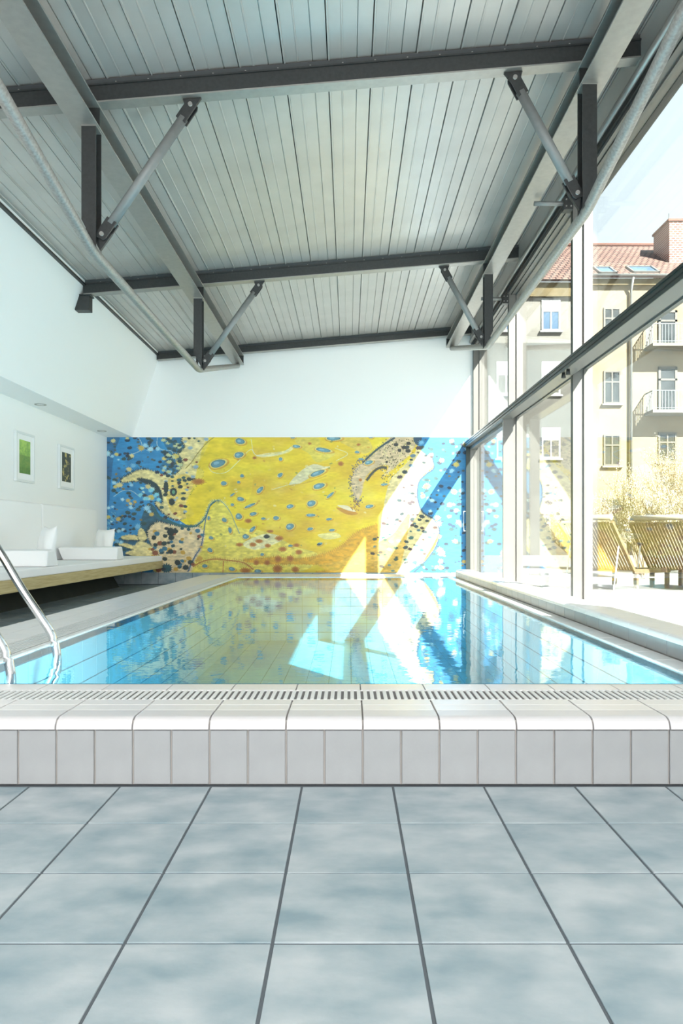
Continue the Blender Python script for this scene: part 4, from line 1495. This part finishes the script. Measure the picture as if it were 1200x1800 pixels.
for y0_, y1_ in ((541, 597), (652, 710), (764, 819), (876, 930)):
    window(1060, y0_, 1090, y1_, bld)
for y0_, y1_ in ((760, 812),):
    window(1156, y0_, 1188, y1_, bld)
# right-hand columns out of frame edge
for y0_, y1_ in ((541, 597), (652, 710), (764, 819)):
    window(1255, y0_, 1287, y1_, bld)


def balcony(py_floor, px0=1132, px1=1216, door_top=0, dx0=1156, dx1=1189):
    z = bz(py_floor)
    X0, X1 = bx(px0), bx(px1)
    b = MB()
    b.box(X0, X1, BYF - 1.05, BYF, z - 0.16, z)
    t = b.put('balcony', M['render_white'], bld, label='small balcony with thin railings')
    r = MB()
    hr = 1.0
    yb = BYF - 1.02
    r.box(X0, X1, yb - 0.02, yb + 0.02, z + hr - 0.04, z + hr)
    r.box(X0, X1, yb - 0.015, yb + 0.015, z + 0.08, z + 0.11)
    r.box(X0, X0 + 0.04, yb, BYF, z + hr - 0.04, z + hr)
    r.box(X1 - 0.04, X1, yb, BYF, z + hr - 0.04, z + hr)
    nb = 18
    for k in range(nb + 1):
        xx = X0 + (X1 - X0) * k / nb
        r.box(xx - 0.012, xx + 0.012, yb - 0.012, yb + 0.012, z, z + hr)
    for k in range(1, 7):
        yy2 = yb + (BYF - yb) * k / 7
        r.box(X0, X0 + 0.036, yy2 - 0.018, yy2 + 0.018, z, z + hr)
    r.put('railing', M['rail_grey'], t)
    d = MB()
    D0, D1 = bx(dx0), bx(dx1)
    zt = bz(door_top)
    d.box(D0, D0 + 0.12, BYF - 0.08, BYF, z, zt).box(D1 - 0.12, D1, BYF - 0.08, BYF, z, zt).box(D0, D1, BYF - 0.08, BYF, zt - 0.12, zt)
    zm = z + (zt - z) * 0.72
    d.box(D0, D1, BYF - 0.08, BYF, zm - 0.05, zm + 0.05)
    dd = d.put('balcony_door', M['win_frame_g'], bld)
    MB().box(D0 + 0.12, D1 - 0.12, BYF - 0.05, BYF - 0.005, z, zt - 0.12).put('pane', M['win_dark'], dd)


balcony(612, 1132, 1230, door_top=546)
balcony(726, 1132, 1230, door_top=645)
# downpipe
MB().tube([(bx(1107), BYF - 0.42, bz(492)), (bx(1107), BYF - 0.15, bz(512)), (bx(1107), BYF - 0.15, -1)], 0.07, 8).put('downpipe', M['zinc'], bld)


def skylight(px0, px1, pyc):
    y0 = BYF - 0.5
    ze = bz(489) - 0.05
    yr, zr = BYF + 5.6, 17.6 + CH
    a = math.atan2(zr - ze, yr - y0)
    u = 0.42 if pyc < 470 else 0.34
    # place on the slope by solving along it for the wanted picture height
    best = min((abs((944.5 - (ze + t * (zr - ze) - CH) * F / (y0 + t * (yr - y0))) - pyc), t) for t in [i / 200 for i in range(200)])[1]
    yy2, zz2 = y0 + best * (yr - y0), ze + best * (zr - ze)
    X0, X1 = (px0 - 613) * yy2 / F, (px1 - 613) * yy2 / F
    hh = 0.62
    f = MB().box(0, X1 - X0, -hh, -hh + 0.09, 0, 0.1).box(0, X1 - X0, hh - 0.09, hh, 0, 0.1).box(0, 0.09, -hh, hh, 0, 0.1).box(X1 - X0 - 0.09, X1 - X0, -hh, hh, 0, 0.1)
    o = piece('skylight', f.mesh('skylight', M['zinc']), bld, (X0, yy2, zz2), (a, 0, 0))
    p = link('pane', MB().box(0.09, X1 - X0 - 0.09, -hh + 0.09, hh - 0.09, 0.01, 0.05).mesh('pane', M['win_blue']), o)


skylight(1047, 1078, 476)
skylight(1105, 1152, 475)
# chimney
cx0, cx1 = (1172 - 613) * 39.5 / F, (1196 - 613) * 39.5 / F
czt = (944.5 - 397) * 39.5 / F + CH
MB().box(cx0 - 0.15, cx1 + 0.1, 38.9, 40.9, 14.0, czt).put('chimney', M['chimney_brick'], bld, label='square red brick chimney')
MB().box(cx0 - 0.22, cx1 + 0.17, 38.83, 40.97, czt, czt + 0.12).put('chimney_cap', M['brick'], bld)
MB().tube([(cx0 + .1, 39.5, czt), (cx0 + .1, 39.5, czt + 0.7)], 0.02, 6).put('aerial', M['steel'], bld)

wing = thing('apartment_building', (9, 36, 0), 'paler house wing with hipped red roof, left of the cream apartment house', 'building')
WF = 36.0
kw = F / WF
wx0, wx1 = (700 - 613) / kw, (1027 - 613) / kw
wz = (944.5 - 497) / kw + CH
zmid = (944.5 - 603) / kw + CH
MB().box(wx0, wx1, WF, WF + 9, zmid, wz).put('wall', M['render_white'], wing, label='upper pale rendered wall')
MB().box(wx0, wx1, WF - 0.04, WF + 9, -1, zmid).put('lower_wall', M['render_shaded'], wing, label='lower wall with shade put into its grey colour')
MB().box(wx0, wx1, WF - 0.2, WF, wz - 0.75, wz - 0.05).put('cornice', M['cornice'], wing)
gable(wx0 - 0.2, wx1, WF - 0.5, wz, WF + 5.2, wz + 4.2, wing)
for px in (951, 872, 790):
    for a_, b_ in ((525, 582), (636, 694), (752, 806)):
        window(px, a_, px + 33, b_, wing, 'w', WF, 0.36)

# sun loungers on the terrace


def lounger(loc, head, label, wid=1.35, n_sl=22):
    """slatted wooden lounger: seat running away along +x (local), backrest raised at the near end"""
    t = thing('sun_lounger', loc, label, 'lounger', 'wooden loungers on the terrace')
    t.rotation_euler = (0, 0, head)
    sz = 0.36
    bl_ = 1.0
    al = math.radians(53)

    def part(name, mb, m, **k):
        return link(name, mb.mesh(name, m), t, **k)
    # slats of the backrest, parallel to the length
    for k in range(n_sl):
        v = -wid / 2 + wid * (k + 0.5) / n_sl
        w2 = wid / n_sl * 0.36
        mb = MB()
        pr = [(0, 0), (-bl_ * math.cos(al), bl_ * math.sin(al)), (-bl_ * math.cos(al) - 0.05, bl_ * math.sin(al) - 0.005), (-bl_ * math.cos(al) - 0.05, bl_ * math.sin(al) - 0.03),
              (-bl_ * math.cos(al) + 0.01, bl_ * math.sin(al) - 0.03), (0.012, -0.022)]
        mb.prism([(x_, sz + z_) for x_, z_ in pr], 'y', v - w2, v + w2)
        part('back_slat', mb, M['teak'])
        part('seat_slat', MB().box(0.02, 1.0, v - w2, v + w2, sz - 0.022, sz), M['teak'])
    for s in (-1, 1):
        v = s * (wid / 2 + 0.025)
        part('side_rail', MB().box(-0.02, 1.06, v - 0.02, v + 0.02, sz - 0.07, sz + 0.005), M['teak'])
        part('back_rail', MB().prism([(0, sz + 0.01), (-bl_ * math.cos(al), sz + bl_ * math.sin(al) + 0.01), (-bl_ * math.cos(al) - 0.04, sz + bl_ * math.sin(al) - 0.02), (-0.03, sz - 0.03)], 'y', v - 0.02, v + 0.02), M['teak'])
        part('prop', MB().tube([(-0.38, v * .92, sz + 0.40), (-0.52, v * .92, 0.02)], 0.012, 6), M['grate'], label='white metal prop')
        for xx in (0.05, 0.98):
            part('leg', MB().box(xx - 0.03, xx + 0.03, v - 0.03, v + 0.03, 0, sz - 0.07), M['teak'])
    # round head roll
    hx, hz3 = -bl_ * math.cos(al) - 0.0, sz + bl_ * math.sin(al) + 0.075
    part('head_roll', MB().tube([(hx, -wid / 2, hz3), (hx, wid / 2, hz3)], 0.045, 12), M['roll'], label='pale round head roll')
    return t


lounger((5.70, 12.2, TZ), math.radians(35), 'right wooden slatted lounger on the terrace, slats facing the glass', 1.0, 18)
lounger((4.50, 12.3, TZ), math.radians(35), 'left wooden slatted lounger on the terrace, mostly behind the facade post', 1.0, 18)


# bare budding shrubs
def shrub(loc, h, spread, seed, label, stems=14):
    r = random.Random(seed)
    t = thing('shrub', loc, label, 'shrub', 'budding shrubs behind the loungers')
    br = MB()
    bd = MB()

    def bud(p):
        s_ = r.uniform(0.008, 0.017)
        q = [Vector((r.uniform(-1, 1), r.uniform(-1, 1), r.uniform(-.4, 1))).normalized() * s_ for _ in range(4)]
        bd.add([tuple(p + q[0]), tuple(p + q[1]), tuple(p + q[2]), tuple(p + Vector((0, 0, s_ * 2)))], [(0, 1, 3), (1, 2, 3), (2, 0, 3), (0, 2, 1)])

    def grow(p, d, L, rad_, lvl):
        n_ = 4
        pts = [p]
        q = p
        for i in range(n_):
            d = (d + Vector((r.uniform(-.18, .18), r.uniform(-.18, .18), r.uniform(-.02, .16)))).normalized()
            q = q + d * L / n_
            pts.append(q)
            if lvl >= 2:
                for _ in range(1):
                    bud(q + Vector((r.uniform(-.02, .02), r.uniform(-.02, .02), 0)))
            if lvl < 3 and i >= (1 if lvl == 0 else 0):
                for _ in range(2 if lvl else 2):
                    dd = (d + Vector((r.uniform(-.8, .8), r.uniform(-.8, .8), r.uniform(-.1, .6)))).normalized()
                    grow(q, dd, L * r.uniform(.42, .62), rad_ * .55, lvl + 1)
        br.tube(pts, [rad_ * (1 - .6 * i / n_) for i in range(n_ + 1)], 3, False)
    for k in range(stems):
        a = r.uniform(0, 2 * PI)
        grow(Vector((0.15 * math.cos(a), 0.15 * math.sin(a), 0)), Vector((math.cos(a) * spread, math.sin(a) * spread, 1)).normalized(), h * r.uniform(.5, .7), 0.016, 0)
    link('branches', br.mesh('branches', M['twig']), t, kind='stuff')
    link('buds', bd.mesh('buds', M['bud']), t, kind='stuff', label='pale buds on the twigs')


shrub((9.0, 17.6, TZ), 2.9, 0.5, 2, 'tall pale budding shrub at the right, behind the loungers', 14)
shrub((6.6, 15.6, TZ), 1.9, 0.3, 5, 'lower bare budding shrub between the facade post and the tall shrub', 12)
shrub((6.6, 20.0, TZ), 1.8, 0.4, 8, 'farthest low bare shrub close to the house wall', 12)
